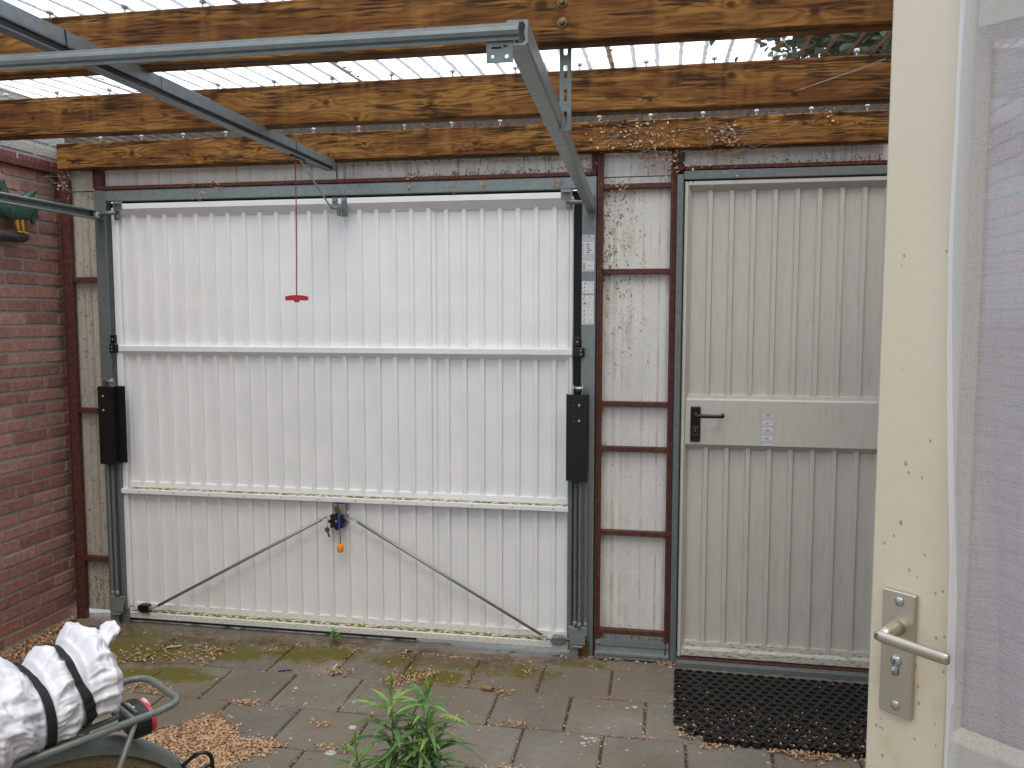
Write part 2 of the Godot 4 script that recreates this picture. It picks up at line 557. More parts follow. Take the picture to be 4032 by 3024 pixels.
func floor_image() -> Image:
	var w := 1300
	var h := 930
	var im := Image.create(w, h, false, Image.FORMAT_RGB8)
	var n1 := noise(101, 1.0, 4)
	var n2 := noise(102, 1.0, 2)
	var n3 := noise(103, 1.0, 3)
	var moss_at := [[-2.0, 0.22, 0.30, 0.20], [-1.1, 0.22, 0.25, 0.10], [-0.3, 0.2, 0.3, 0.08], [-1.85, 0.30, 0.34, 0.22], [-1.45, 0.24, 0.30, 0.14], [-1.62, 0.52, 0.30, 0.10], [-0.98, 0.17, 0.22, 0.09], [-0.62, 0.20, 0.20, 0.10], [-0.42, 0.33, 0.20, 0.10], [-0.08, 0.22, 0.22, 0.09], [0.18, 0.09, 0.16, 0.05], [-2.1, 0.12, 0.16, 0.12], [-1.2, 0.13, 0.3, 0.05]]
	var soil_at := [[-2.15, 0.12, 0.34, 0.20], [-1.72, 0.14, 0.34, 0.16], [-1.30, 0.10, 0.30, 0.10], [-0.95, 0.06, 0.25, 0.08], [-0.55, 0.12, 0.25, 0.13], [-0.22, 0.14, 0.30, 0.13], [0.08, 0.06, 0.2, 0.07], [-2.2, 0.42, 0.25, 0.14], [-2.35, 0.7, 0.16, 0.3], [-1.75, 0.42, 0.2, 0.08]]
	var drops := []
	var r := RandomNumberGenerator.new()
	r.seed = 5
	for i in 150:
		drops.append([r.randf_range(-1.2, 1.0), r.randf_range(0.3, 1.3), r.randf_range(0.002, 0.005)])
	for i in 16:
		drops.append([0.30 + r.randf_range(-0.05, 0.04), 0.76 + r.randf_range(-0.04, 0.05), r.randf_range(0.003, 0.008)])
	for d in [[0.44, 0.46, 0.01], [0.41, 0.475, 0.007], [-0.62, 0.83, 0.014], [-0.63, 1.02, 0.02], [-0.98, 0.55, 0.008]]:
		drops.append(d)
	for j in h:
		var z := FZ0 + (FZ1 - FZ0) * j / h
		var row := int(floor((z - 0.1074) / TILE))
		var off := -1.4874 if row % 2 == 0 else -1.3362
		for i in w:
			var x := FX0 + (FX1 - FX0) * i / w
			var col := int(floor((x - off) / TILE))
			var hv := fposmod(sin(col * 12.9898 + row * 78.233) * 43758.5453, 1.0)
			var big := n1.get_noise_2d(x * 2.2, z * 2.2)
			var mid := n3.get_noise_2d(x * 16.0, z * 16.0)
			var fine := n2.get_noise_2d(x * 190.0, z * 190.0)
			var c := Vector3(119, 115, 107) * (0.93 + 0.14 * hv + 0.11 * big + 0.07 * mid + 0.10 * fine)
			c = c.lerp(Vector3(112, 96, 80), clampf(0.2 + 0.9 * n1.get_noise_2d(x * 1.3 + 30.0, z * 1.3), 0.0, 0.45))
			c = c.lerp(Vector3(178, 172, 162), clampf((fine - 0.56) * 3.0, 0.0, 0.55))
			c = c.lerp(Vector3(70, 62, 52), clampf((n2.get_noise_2d(x * 120.0 + 50.0, z * 120.0) - 0.6) * 3.0, 0.0, 0.6))
			# soil and moss along the threshold of the garage door
			var g := 0.0
			for m in moss_at:
				var dx: float = (x - m[0]) / m[2]
				var dz: float = (z - m[1]) / m[3]
				g = maxf(g, 1.0 - sqrt(dx * dx + dz * dz))
			var moss := clampf((g + 0.55 * mid + 0.35 * n1.get_noise_2d(x * 7.0, z * 7.0) - 0.12) * 2.6, 0.0, 1.0) * smoothstep(0.0, 0.14, g + 0.10 * mid)
			c = c.lerp(Vector3(92, 88, 30) * (1.0 + 0.22 * fine), moss * 0.92)
			# crumbly soil lying on the slabs, in patches with a ragged rim
			var e := 0.0
			for m in soil_at:
				var dx: float = (x - m[0]) / m[2]
				var dz: float = (z - m[1]) / m[3]
				e = maxf(e, 1.0 - sqrt(dx * dx + dz * dz))
			var ragged := e + 0.75 * mid + 0.5 * n1.get_noise_2d(x * 9.0 + 70.0, z * 9.0) + 0.25 * fine
			if e > 0.0 and ragged > 0.30:
				c = c.lerp(Vector3(92, 82, 66) * (1.0 + 0.45 * mid + 0.40 * fine), clampf((ragged - 0.30) * 9.0, 0.0, 0.85))
			im.set_pixel(i, j, Color(c.x / 255.0, c.y / 255.0, c.z / 255.0))
	for d in drops:
		var ci := int((d[0] - FX0) / (FX1 - FX0) * w)
		var cj := int((d[1] - FZ0) / (FZ1 - FZ0) * h)
		var rr: float = d[2] / (FX1 - FX0) * w
		for a in range(-8, 9):
			for b in range(-8, 9):
				if Vector2(a, b).length() < rr * (1.0 + 0.5 * n2.get_noise_2d(ci + a * 3.0, cj + b * 3.0)) and ci + a >= 0 and ci + a < w and cj + b >= 0 and cj + b < h:
					im.set_pixel(ci + a, cj + b, im.get_pixel(ci + a, cj + b).lerp(rgb8(214, 212, 206), 0.75))
	return im


func tile_mesh(x0: float, x1: float, z0: float, z1: float, tilt: Vector3, y: float) -> ArrayMesh:
	var st := mb()
	var g := 0.004
	var c := 0.005
	var cx := (x0 + x1) / 2
	var cz := (z0 + z1) / 2
	var hgt := func(p: Vector3) -> Vector3: return Vector3(p.x, p.y + y + tilt.x * (p.x - cx) + tilt.z * (p.z - cz), p.z)
	var outer := [Vector3(x0 + g, -0.006, z0 + g), Vector3(x1 - g, -0.006, z0 + g), Vector3(x1 - g, -0.006, z1 - g), Vector3(x0 + g, -0.006, z1 - g)]
	var inner := [Vector3(x0 + g + c, 0, z0 + g + c), Vector3(x1 - g - c, 0, z0 + g + c), Vector3(x1 - g - c, 0, z1 - g - c), Vector3(x0 + g + c, 0, z1 - g - c)]
	for k in 4:
		outer[k] = hgt.call(outer[k])
		inner[k] = hgt.call(inner[k])
	var uvs := func(a: Array) -> Array: return a.map(func(p): return floor_uv(p))
	face(st, inner, Vector3.UP, uvs.call(inner))
	for k in 4:
		var q := [inner[k], inner[(k + 1) % 4], outer[(k + 1) % 4], outer[k]]
		var mid: Vector3 = (outer[k] + outer[(k + 1) % 4]) / 2 - Vector3(cx, 0, cz)
		face(st, q, mid.normalized() + Vector3.UP, uvs.call(q))
		var s := [outer[k], outer[(k + 1) % 4], outer[(k + 1) % 4] - Vector3(0, 0.03, 0), outer[k] - Vector3(0, 0.03, 0)]
		face(st, s, mid, uvs.call(s))
	st.generate_normals()
	return st.commit()


func build_ground() -> void:
	M.floor = image_mat(floor_image(), 0.9)
	M.floor.heightmap_enabled = true
	M.floor.heightmap_texture = noise_tex(noise(110, 0.25, 3), [Color.BLACK, Color.WHITE], [0.0, 1.0], 1024)
	M.floor.heightmap_scale = 0.12
	# the sheet of ground that everything stands on, far beyond the walls
	var st := mb()
	box(st, Vector3(-40, -0.4, -60), Vector3(40, -0.045, 30))
	struct("ground", st, M.outside)
	var pav := Node3D.new()
	pav.name = "pavement"
	add_child(pav)
	tag(pav, "grey square concrete paving slabs with litter in the joints", "paving", "", "structure")
	st = mb()
	box(st, Vector3(FX0, -0.044, FZ0 + 0.1), Vector3(FX1, -0.009, FZ1))
	obj("joint_soil", st, M.soil, pav)
	for row in range(0, 10):
		var z0 := 0.1074 + row * TILE
		var off := -1.4874 if row % 2 == 0 else -1.3362
		for col in range(-4, 11):
			var x0 := maxf(off + col * TILE, -2.45)
			var x1 := minf(off + (col + 1) * TILE, 1.60)
			if x1 - x0 < 0.03: continue
			var z1 := minf(z0 + TILE, 2.92)
			if z1 - z0 < 0.03: continue
			var tilt := Vector3(rng.randf_range(-0.012, 0.012), 0, rng.randf_range(-0.012, 0.012))
			put("tile", tile_mesh(x0, x1, z0, z1, tilt, rng.randf_range(-0.002, 0.002)), M.floor, pav)
	# lumpy old mortar between the slabs and the garage front
	st = mb(true)
	var n := noise(120, 9.0, 4)
	var nx := 150
	var nz := 9
	var hh := func(i: int, j: int) -> Vector3:
		var x := -2.45 + 4.05 * i / nx
		var z := -0.10 + 0.225 * j / nz
		var y := 0.004 + 0.010 * n.get_noise_2d(x * 2.0, z * 2.0) - 0.010 * smoothstep(0.07, 0.125, z)
		if x > -0.45 and x < 0.12: y -= 0.012 * smoothstep(0.09, -0.02, z)
		if x > 0.2: y -= 0.004
		return Vector3(x, y, z)
	for i in nx:
		for j in nz:
			var q := [hh.call(i, j), hh.call(i + 1, j), hh.call(i + 1, j + 1), hh.call(i, j + 1)]
			face(st, q, Vector3.UP, q.map(func(p): return floor_uv(p)))
	obj("mortar_strip", st, M.floor, pav)
	st = mb()
	for k in 9:
		box(st, Vector3(-2.56, -0.04, -0.10 + k * 0.34), Vector3(-2.452, 0.012 + 0.003 * (k % 3), 0.235 + k * 0.34), 0.006)
	obj("kerb", st, M.concrete, pav)


# ------------------------------------------------------------------ the house corner that the cream door hangs on, and a wall added against low sky
func build_house() -> void:
	var h := thing("house_wall", "house wall that the open cream door hangs on, with an added unseen wall behind the camera", "wall")
	var st := mb()
	box(st, Vector3(1.50, -0.04, 2.98), Vector3(1.90, 2.75, 7.0))
	obj("wall", st, M.room, h)
	st = mb()
	box(st, Vector3(-2.75, -0.04, 5.2), Vector3(1.495, 2.75, 5.4))
	obj("wall", st, M.room, h)  # added unseen wall behind the camera, cuts the low sky light


# ------------------------------------------------------------------ brick walls
func brick_variant(len: float, s: int) -> ArrayMesh:
	var r := RandomNumberGenerator.new()
	r.seed = s
	var st := mb()
	box(st, Vector3(-0.05, 0, 0), Vector3(0.0, 0.051, len), 0.0035 + r.randf() * 0.002)
	st.generate_normals()
	return st.commit()


func build_brick_walls() -> void:
	var wall := thing("brick_wall", "weathered red brick wall with the rooster ornament hanging on it", "wall", Vector3(-2.487, 0, 0))
	var st := mb()
	box(st, Vector3(-0.22, -0.04, -0.12), Vector3(-0.0055, 2.62, 2.98))
	obj("mortar", st, M.mortar, wall)
	var full := []
	var half := []
	for k in 4:
		full.append(brick_variant(0.208, 60 + k))
		half.append(brick_variant(0.098, 70 + k))
	var rest := mb()
	var course := 0.0632
	for j in 41:
		var y := 0.012 + j * course
		var z := -0.118 - (0.11 if j % 2 == 0 else 0.0)
		while z < 2.95:
			var z0 := maxf(z, -0.118)
			var l := z + 0.208 - z0
			if l > 0.03:
				if z0 < 0.80 and (y < 2.30 or true) and z0 + l > -0.1:
					var m: Material = M.bricks[rng.randi() % 6]
					if y > 2.27: m = M.brick_red
					if y > 2.34: m = M.mortar
					var mesh: ArrayMesh = full[rng.randi() % 4] if l > 0.2 else half[rng.randi() % 4]
					var o := put("brick", mesh, m, wall)
					o.position = Vector3(rng.randf_range(-0.002, 0.002), y + rng.randf_range(-0.0015, 0.0015), z0 + rng.randf_range(-0.002, 0.002))
					o.rotation = Vector3(rng.randf_range(-0.008, 0.008), rng.randf_range(-0.006, 0.006), 0)
					if l <= 0.2: o.scale = Vector3(1, 1, l / 0.098)
				else:
					box(rest, Vector3(-0.05, y, z0), Vector3(0, y + 0.051, minf(z0 + l, 2.97)), 0.004)
			z += 0.2195
	var far := obj("brick_field", rest, M.bricks[0], wall)
	tag(far, "", "", "", "stuff")
	st = mb()
	box(st, Vector3(0.0, 2.272, -0.1), Vector3(0.042, 2.277, 2.6))
	box(st, Vector3(0.002, 2.277, -0.1), Vector3(0.006, 2.31, 2.6))
	obj("rusty_angle", st, M.red_rust, wall)
	# the wall on the other side, mostly behind the cream door
	var right := thing("yard_side_wall", "brick side wall seen hazily through the net curtain", "wall", Vector3(1.66, 0, 0))
	st = mb()
	box(st, Vector3(0.008, -0.04, -0.12), Vector3(0.22, 2.62, 2.98))
	obj("mortar", st, M.mortar, right)
	rest = mb()
	for j in 41:
		var z := -0.118 - (0.11 if j % 2 == 0 else 0.0)
		while z < 2.95:
			var z0 := maxf(z, -0.118)
			box(rest, Vector3(0, 0.012 + j * course, z0), Vector3(0.05, 0.063 + j * course, minf(z + 0.208, 2.97)), 0.004)
			z += 0.2195
	tag(obj("brick_field", rest, M.bricks[4], right), "", "", "", "stuff")


# ------------------------------------------------------------------ roof: beams and corrugated clear sheets
func beam(x0: float, x1: float, y0: float, y1: float, z0: float, z1: float, s: int, warm: float, label: String) -> Node3D:
	var o := thing("roof_beam", label, "beam", Vector3.ZERO, "timber beams under the clear roof")
	var st := mb()
	var l := x1 - x0
	var c := 0.004
	# front, chamfered lower edge, underside, back, top; u along the grain
	var prof := [Vector2(z1, y1 - c), Vector2(z1, y0 + c), Vector2(z1 - c, y0), Vector2(z0 + c, y0), Vector2(z0, y0 + c), Vector2(z0, y1 - c), Vector2(z0 + c, y1), Vector2(z1 - c, y1)]
	var v := 0.0
	for k in 8:
		var a: Vector2 = prof[k]
		var b: Vector2 = prof[(k + 1) % 8]
		var dv := a.distance_to(b) / (y1 - y0)
		var out := Vector3(0, (a.y + b.y) / 2 - (y0 + y1) / 2, ((a.x + b.x) / 2 - (z0 + z1) / 2) * 2.0)
		face(st, [Vector3(x0, a.y, a.x), Vector3(x1, a.y, a.x), Vector3(x1, b.y, b.x), Vector3(x0, b.y, b.x)], out, [Vector2(0, v), Vector2(1, v), Vector2(1, v + dv), Vector2(0, v + dv)])
		v += dv
	for e in [[x0, -1.0], [x1, 1.0]]:
		var q := []
		var u := []
		for k in 8:
			q.append(Vector3(e[0], prof[k].y, prof[k].x))
			u.append(Vector2(0.01 + 0.02 * (prof[k].x - z0), (prof[k].y - y0) / (y1 - y0)))
		face(st, q, Vector3(e[1], 0, 0), u)
	var m := image_mat(wood_image(s, l, y1 - y0, warm), 0.75)
	m.metallic_specular = 0.25
	obj("timber", st, m, o)
	return o


func roof_y(z: float) -> float:
	# the sheets sag a little from beam to beam
	if z < 0.868: return lerpf(2.4095, 2.389, (z - 0.02) / 0.848)
	return lerpf(2.389, 2.351, (z - 0.868) / 0.852)


func build_roof() -> void:
	beam(-2.405, 1.44, 2.285, 2.4085, -0.012, 0.05, 201, 0.0, "timber beam on top of the garage front with dry seeds caught on it")
	beam(-2.55, 1.70, 2.249, 2.3885, 0.838, 0.90, 211, 0.15, "middle timber roof beam between the two others, no bolts through it")
	var b := beam(-2.55, 1.70, 2.212, 2.3505, 1.688, 1.75, 221, 0.25, "timber roof beam with two bolts holding the slotted strap")
	for y in [2.300, 2.254]:
		var st := mb(true)
		disc(st, Vector3(0.289, y, 1.75), Vector3(0, 0, 1), 0.013, 0.003, 14)
		disc(st, Vector3(0.289, y, 1.752), Vector3(0, 0, 1), 0.008, 0.009, 6)
		obj("bolt", st, M.brass, b)
	# added dark boards that block the sky behind the front beam
	var fa := thing("sky_blocker", "added dark boards closing off the sky behind the front beam", "board")
	var fs := mb()
	box(fs, Vector3(-2.5, 2.30, -0.16), Vector3(1.64, 2.395, -0.13), 0.003)
	box(fs, Vector3(-2.7, 2.34, -0.40), Vector3(1.8, 2.62, -0.37), 0.003)
	obj("plank", fs, M.sky_block_tone, fa)
	# dirty clear plastic; brown dirt lies in every trough
	var waves := 12
	var iw := 960
	var ih := 640
	var im := Image.create(iw, ih, false, Image.FORMAT_RGBA8)
	var n1 := noise(301, 1.0, 3)
	var n2 := noise(302, 1.0, 2)
	for i in iw:
		var u := float(i) / iw * waves
		var f := absf(u - roundf(u))
		for j in ih:
			var z := 3.1 * j / ih
			var wob := 0.035 * n1.get_noise_2d(roundf(u) * 7.3, z * 9.0)
			var film := 0.06 + 0.12 * clampf(n1.get_noise_2d(u * 2.6, z * 0.9) + 0.25, 0.0, 1.0) + 0.05 * n2.get_noise_2d(u * 30.0, z * 40.0)
			var line := clampf(1.0 - absf(u - roundf(u) + wob) / (0.125 + 0.05 * n1.get_noise_2d(roundf(u) * 3.0 + 20.0, z * 14.0)), 0.0, 1.0)
			var gr := 0.86 + 0.4 * n2.get_noise_2d(u * 40.0, z * 90.0)
			var a := clampf(film + smoothstep(0.0, 0.45, line) * 0.80 * gr, 0.0, 0.95)
			var c := rgb8(214, 216, 226).lerp(rgb8(206, 176, 146).lerp(rgb8(150, 120, 94), clampf(n2.get_noise_2d(u * 9.0, z * 60.0), 0.0, 1.0)), smoothstep(0.05, 0.5, line))
			im.set_pixel(i, j, Color(c.r, c.g, c.b, a))
	var clear := image_mat(im, 0.22)
	clear.transparency = BaseMaterial3D.TRANSPARENCY_ALPHA
	clear.cull_mode = BaseMaterial3D.CULL_DISABLED
	var pitch := 0.0735
	var capm := plain(rgb8(176, 186, 188), 0.4)
	var wash := plain(rgb8(196, 206, 208, 0.5), 0.3)
	wash.transparency = BaseMaterial3D.TRANSPARENCY_ALPHA
	var moss_dark := mottled(noise(310, 0.1, 3), [rgb8(40, 30, 20), rgb8(86, 62, 42)], [0.3, 0.7], 0.1, 1.0)
	var names := ["clear corrugated roof sheet against the brick wall", "clear corrugated roof sheet crossed by the opener rail", "clear corrugated roof sheet above the garage door's pull cord side", "clear corrugated roof sheet with the mossy seam above the steel strap", "clear corrugated roof sheet in front of the tree"]
	for s in 5:
		var xs := 0.351 + pitch * 12 * (s - 3) - 0.012
		var xe := xs + pitch * 12 + 0.03
		xs = maxf(xs, -2.50)
		xe = minf(xe, 1.655)
		var sheet := thing("roof_sheet", names[s], "roof sheet", Vector3.ZERO, "clear corrugated roof sheets")
		var st := mb(true)
		var n := int((xe - xs) / pitch * 10.0)
		var lift := 0.0015 + (0.003 if s % 2 == 0 else 0.0)
		var zs := [-0.18, 0.02, 0.868, 1.72, 2.97]
		var at := func(i: int, k: int) -> Vector3:
			var x := xs + (xe - xs) * i / n
			return Vector3(x, roof_y(zs[k]) + lift + 0.0085 * (1.0 - cos(TAU * (x - 0.351) / pitch)), zs[k])
		var uvf := func(p: Vector3) -> Vector2: return Vector2((p.x - 0.351 + s * 0.0 * pitch) / pitch / waves, (p.z + 0.2 + 0.37 * s) / 3.1)
		for i in n:
			for k in 4:
				var q := [at.call(i, k), at.call(i + 1, k), at.call(i + 1, k + 1), at.call(i, k + 1)]
				face(st, q, Vector3.UP, q.map(uvf))
		obj("clear_plastic", st, clear, sheet)
		# screws with plastic caps on the crests over the beams
		for bz in [0.02, 0.868, 1.72]:
			var k := int(ceil((xs - 0.351) / pitch))
			while 0.351 + (k + 0.5) * pitch < xe - 0.02:
				if posmod(k, 3) == 1:
					var p := Vector3(0.351 + (k + 0.5) * pitch, roof_y(bz) + lift + 0.017, bz)
					var cp := mb(true)
					disc(cp, p, Vector3.UP, 0.009, 0.010, 8)
					obj("screw_cap", cp, capm, sheet)
					cp = mb(true)
					tube(cp, [p, Vector3(p.x, roof_y(bz), bz)], 0.003, 6)
					obj("screw", cp, M.zinc, sheet)
				k += 1
		# moss and rot in the overlap of two sheets
		if s > 0:
			var mo := mb()
			for k in 420:
				var z := rng.randf_range(-0.1, 2.6)
				if s != 3 and rng.randf() < 0.45: continue
				var x := 0.351 + pitch * 12 * (s - 3) + rng.randfn(0.0, 0.0035)
				var p := Vector3(x, roof_y(z) + 0.0115 + rng.randf_range(0, 0.004), z)
				var d := Vector3(rng.randf_range(-1, 1), rng.randf_range(-0.2, 0.5), rng.randf_range(-1, 1)).normalized() * rng.randf_range(0.003, 0.012)
				var e := d.cross(Vector3.UP).normalized() * 0.004
				face(mo, [p - e, p + e, p + d + e, p + d - e], Vector3.UP)
			tag(obj("moss", mo, moss_dark, sheet), "", "", "", "stuff")


# ------------------------------------------------------------------ the garage front: red steel frame and white boards
func build_partition() -> void:
	var p := thing("garage_front", "garage front of old white boards in a red oxide steel frame", "wall")
	var st := mb()
	# boards
	var none := func(_x: float, _y: float) -> float: return 0.0
	var left_moss := func(x: float, y: float) -> float: return 0.16 + 0.34 * clampf((0.45 - y) * 2.0, 0.0, 1.0)
	board("board", -2.40, -2.25, 0.045, 2.185, -0.040, image_mat(board_image(401, 0.15, 2.14, Vector3(180, 174, 165), 1.0, left_moss), 0.85), p)
	board("board", -2.40, -2.25, 2.190, 2.285, -0.037, image_mat(board_image(402, 0.15, 0.10, Vector3(190, 184, 174), 1.0, none), 0.85), p)
	var band := func(x: float, y: float) -> float: return clampf(0.62 * smoothstep(0.75, 1.2, x) * smoothstep(0.075, 0.02, y) + 0.35 * smoothstep(0.06, 0.1, y), 0.0, 1.0)
	board("board", -2.21, -1.0, 2.190, 2.286, -0.040, image_mat(board_image(403, 1.21, 0.1, Vector3(216, 212, 204), 0.7, none), 0.8), p)
	board("board", -0.992, 0.235, 2.190, 2.286, -0.040, image_mat(board_image(404, 1.227, 0.1, Vector3(214, 210, 202), 0.8, func(x: float, y: float) -> float: return band.call(x + 0.72, y)), 0.8), p)
	board("board", 0.61, 1.64, 2.190, 2.286, -0.040, image_mat(board_image(405, 1.03, 0.1, Vector3(214, 212, 206), 0.6, func(x: float, y: float) -> float: return 0.5 * smoothstep(0.09, 0.02, y) * smoothstep(0.15, 0.35, x)), 0.8), p)
	var pan := func(x: float, y: float) -> float:
		return maxf(0.62 * smoothstep(0.10, 0.0, x) * smoothstep(1.62, 1.75, y) * smoothstep(2.15, 1.95, y), maxf(0.34 * smoothstep(1.3, 1.7, y) * smoothstep(0.22, 0.05, x), 0.5 * smoothstep(0.13, 0.04, y)))
	board("board", 0.25, 0.575, 0.02, 2.180, -0.034, image_mat(board_image(406, 0.325, 2.16, Vector3(212, 213, 210), 0.65, pan), 0.75), p)
	board("board", 0.25, 0.575, 2.185, 2.286, -0.036, image_mat(board_image(407, 0.325, 0.1, Vector3(214, 213, 208), 0.6, none), 0.75), p)
	st = mb()
	box(st, Vector3(-2.485, 0.05, -0.066), Vector3(-2.20, 2.42, -0.060))
	box(st, Vector3(-2.20, 2.14, -0.066), Vector3(1.64, 2.42, -0.060))
	box(st, Vector3(0.17, -0.01, -0.066), Vector3(0.60, 2.14, -0.060))
	box(st, Vector3(1.52, -0.01, -0.066), Vector3(1.64, 2.14, -0.060))
	obj("leak_blocker", st, M.leak_block_tone, p)  # added sheets that stop outside light leaking through the gaps
	# steel posts: T sections
	for a in [[-2.443, -2.393, 0.0, 2.30], [0.2335, 0.2600, 0.0, 2.284], [0.5520, 0.5775, 0.0, 2.284], [-2.252, -2.212, 2.188, 2.284], [0.2065, 0.2305, 2.19, 2.284]]:
		st = mb()
		box(st, Vector3(a[0], a[2], -0.032), Vector3(a[1], a[3], -0.003), 0.0025)
		box(st, Vector3(a[0] + 0.003, a[2], -0.003), Vector3(a[0] + 0.010, a[3], 0.006), 0.001)
		obj("post", st, M.red_oxide, p)
	# rails between the posts
	for y in [2.138, 1.7665, 1.1755, 0.9715, 0.5855, 0.124]:
		st = mb()
		box(st, Vector3(0.262, y - 0.0115, -0.032), Vector3(0.551, y + 0.0115, -0.006), 0.0025)
		obj("rail", st, M.red_oxide, p)
		st = mb()
		box(st, Vector3(0.549, y - 0.014, -0.03), Vector3(0.560, y + 0.013, 0.0), 0.004)
		obj("weld", st, M.red_rust, p)
		st = mb()
		box(st, Vector3(0.252, y - 0.012, -0.03), Vector3(0.266, y + 0.014, -0.001), 0.004)
		obj("weld", st, M.red_rust, p)
	for y in [1.7495, 1.091, 0.3225]:
		st = mb()
		box(st, Vector3(-2.392, y - 0.0125, -0.034), Vector3(-2.2535, y + 0.0125, -0.006), 0.0025)
		obj("rail", st, M.red_oxide, p)
	st = mb()
	box(st, Vector3(-2.211, 2.187, -0.034), Vector3(0.205, 2.2045, 0.004), 0.002)
	obj("rail", st, M.red_rust, p)
	st = mb()
	box(st, Vector3(0.579, 2.199, -0.034), Vector3(1.62, 2.2155, 0.004), 0.002)
	obj("rail", st, M.red_rust, p)
	# slotted zinc channel along the foot of the boards
	var ch := thing("slotted_channel", "galvanised slotted channel along the foot of the white boards", "channel")
	st = mb()
	along_x(st, [Vector2(-0.02, 0.008), Vector2(0.014, 0.008), Vector2(0.014, 0.030), Vector2(0.004, 0.034), Vector2(0.000, 0.058), Vector2(0.006, 0.062), Vector2(0.006, 0.086), Vector2(-0.02, 0.086)], 0.240, 0.5745)
	obj("channel", st, M.galv, ch)
	# the lip is cut by slots: two strips with bridges between them
	st = mb()
	box(st, Vector3(0.240, 0.0082, 0.020), Vector3(0.5745, 0.0165, 0.0225))
	obj("lip", st, M.galv, ch)
	st = mb()
	box(st, Vector3(0.240, 0.0222, 0.020), Vector3(0.5745, 0.0300, 0.0225))
	box(st, Vector3(0.240, 0.0300, 0.0135), Vector3(0.5745, 0.0312, 0.0225))
	obj("lip", st, M.galv, ch)
	for k in 12:
		st = mb()
		box(st, Vector3(0.241 + k * 0.028, 0.0166, 0.0202), Vector3(0.251 + k * 0.028, 0.0221, 0.0223))
		obj("bridge", st, M.galv, ch)
	st = mb(true)
	disc(st, Vector3(0.256, 0.073, 0.006), Vector3(0, 0, 1), 0.007, 0.005, 8)
	obj("screw", st, M.zinc, ch)


# ------------------------------------------------------------------ garage door
# a ribbed sheet: flat at z with trapezoid ribs that stand out towards the yard
func ribbed(x0: float, x1: float, y0: float, y1: float, z: float, first: float, pitch: float, top_w: float, foot: float, high: float) -> SurfaceTool:
	var st := mb()
	var xs := [Vector2(x0, z)]
	var k := 0
	while first + k * pitch < x1 - foot:
		var c := first + k * pitch
		if c > x0 + foot:
			xs.append(Vector2(c - top_w / 2 - foot, z)); xs.append(Vector2(c - top_w / 2, z + high)); xs.append(Vector2(c + top_w / 2, z + high)); xs.append(Vector2(c + top_w / 2 + foot, z))
		k += 1
	xs.append(Vector2(x1, z))
	for i in xs.size() - 1:
		var a: Vector2 = xs[i]
		var b: Vector2 = xs[i + 1]
		face(st, [Vector3(a.x, y0, a.y), Vector3(b.x, y0, b.y), Vector3(b.x, y1, b.y), Vector3(a.x, y1, a.y)], Vector3(0, 0, 1))
	# a back sheet closes it
	face(st, [Vector3(x0, y0, z - 0.004), Vector3(x1, y0, z - 0.004), Vector3(x1, y1, z - 0.004), Vector3(x0, y1, z - 0.004)], Vector3(0, 0, -1))
	return st


func spring(at: Vector3, bottom: float, parent: Node) -> void:
	var st := mb(true)
	var pts := []
	var turns := int((at.y - bottom) / 0.0072)
	for i in turns * 7:
		var a := TAU * i / 7.0
		pts.append(Vector3(at.x + 0.0085 * cos(a), at.y - (at.y - bottom) * i / (turns * 7.0), at.z + 0.0085 * sin(a)))
	tube(st, pts, 0.0019, 5)
	obj("spring", st, M.steel, parent)
	st = mb(true)
	tube(st, [Vector3(at.x, bottom + 0.012, at.z), Vector3(at.x, bottom - 0.016, at.z)], 0.0105, 10)
	obj("spring_end", st, M.galv, parent)


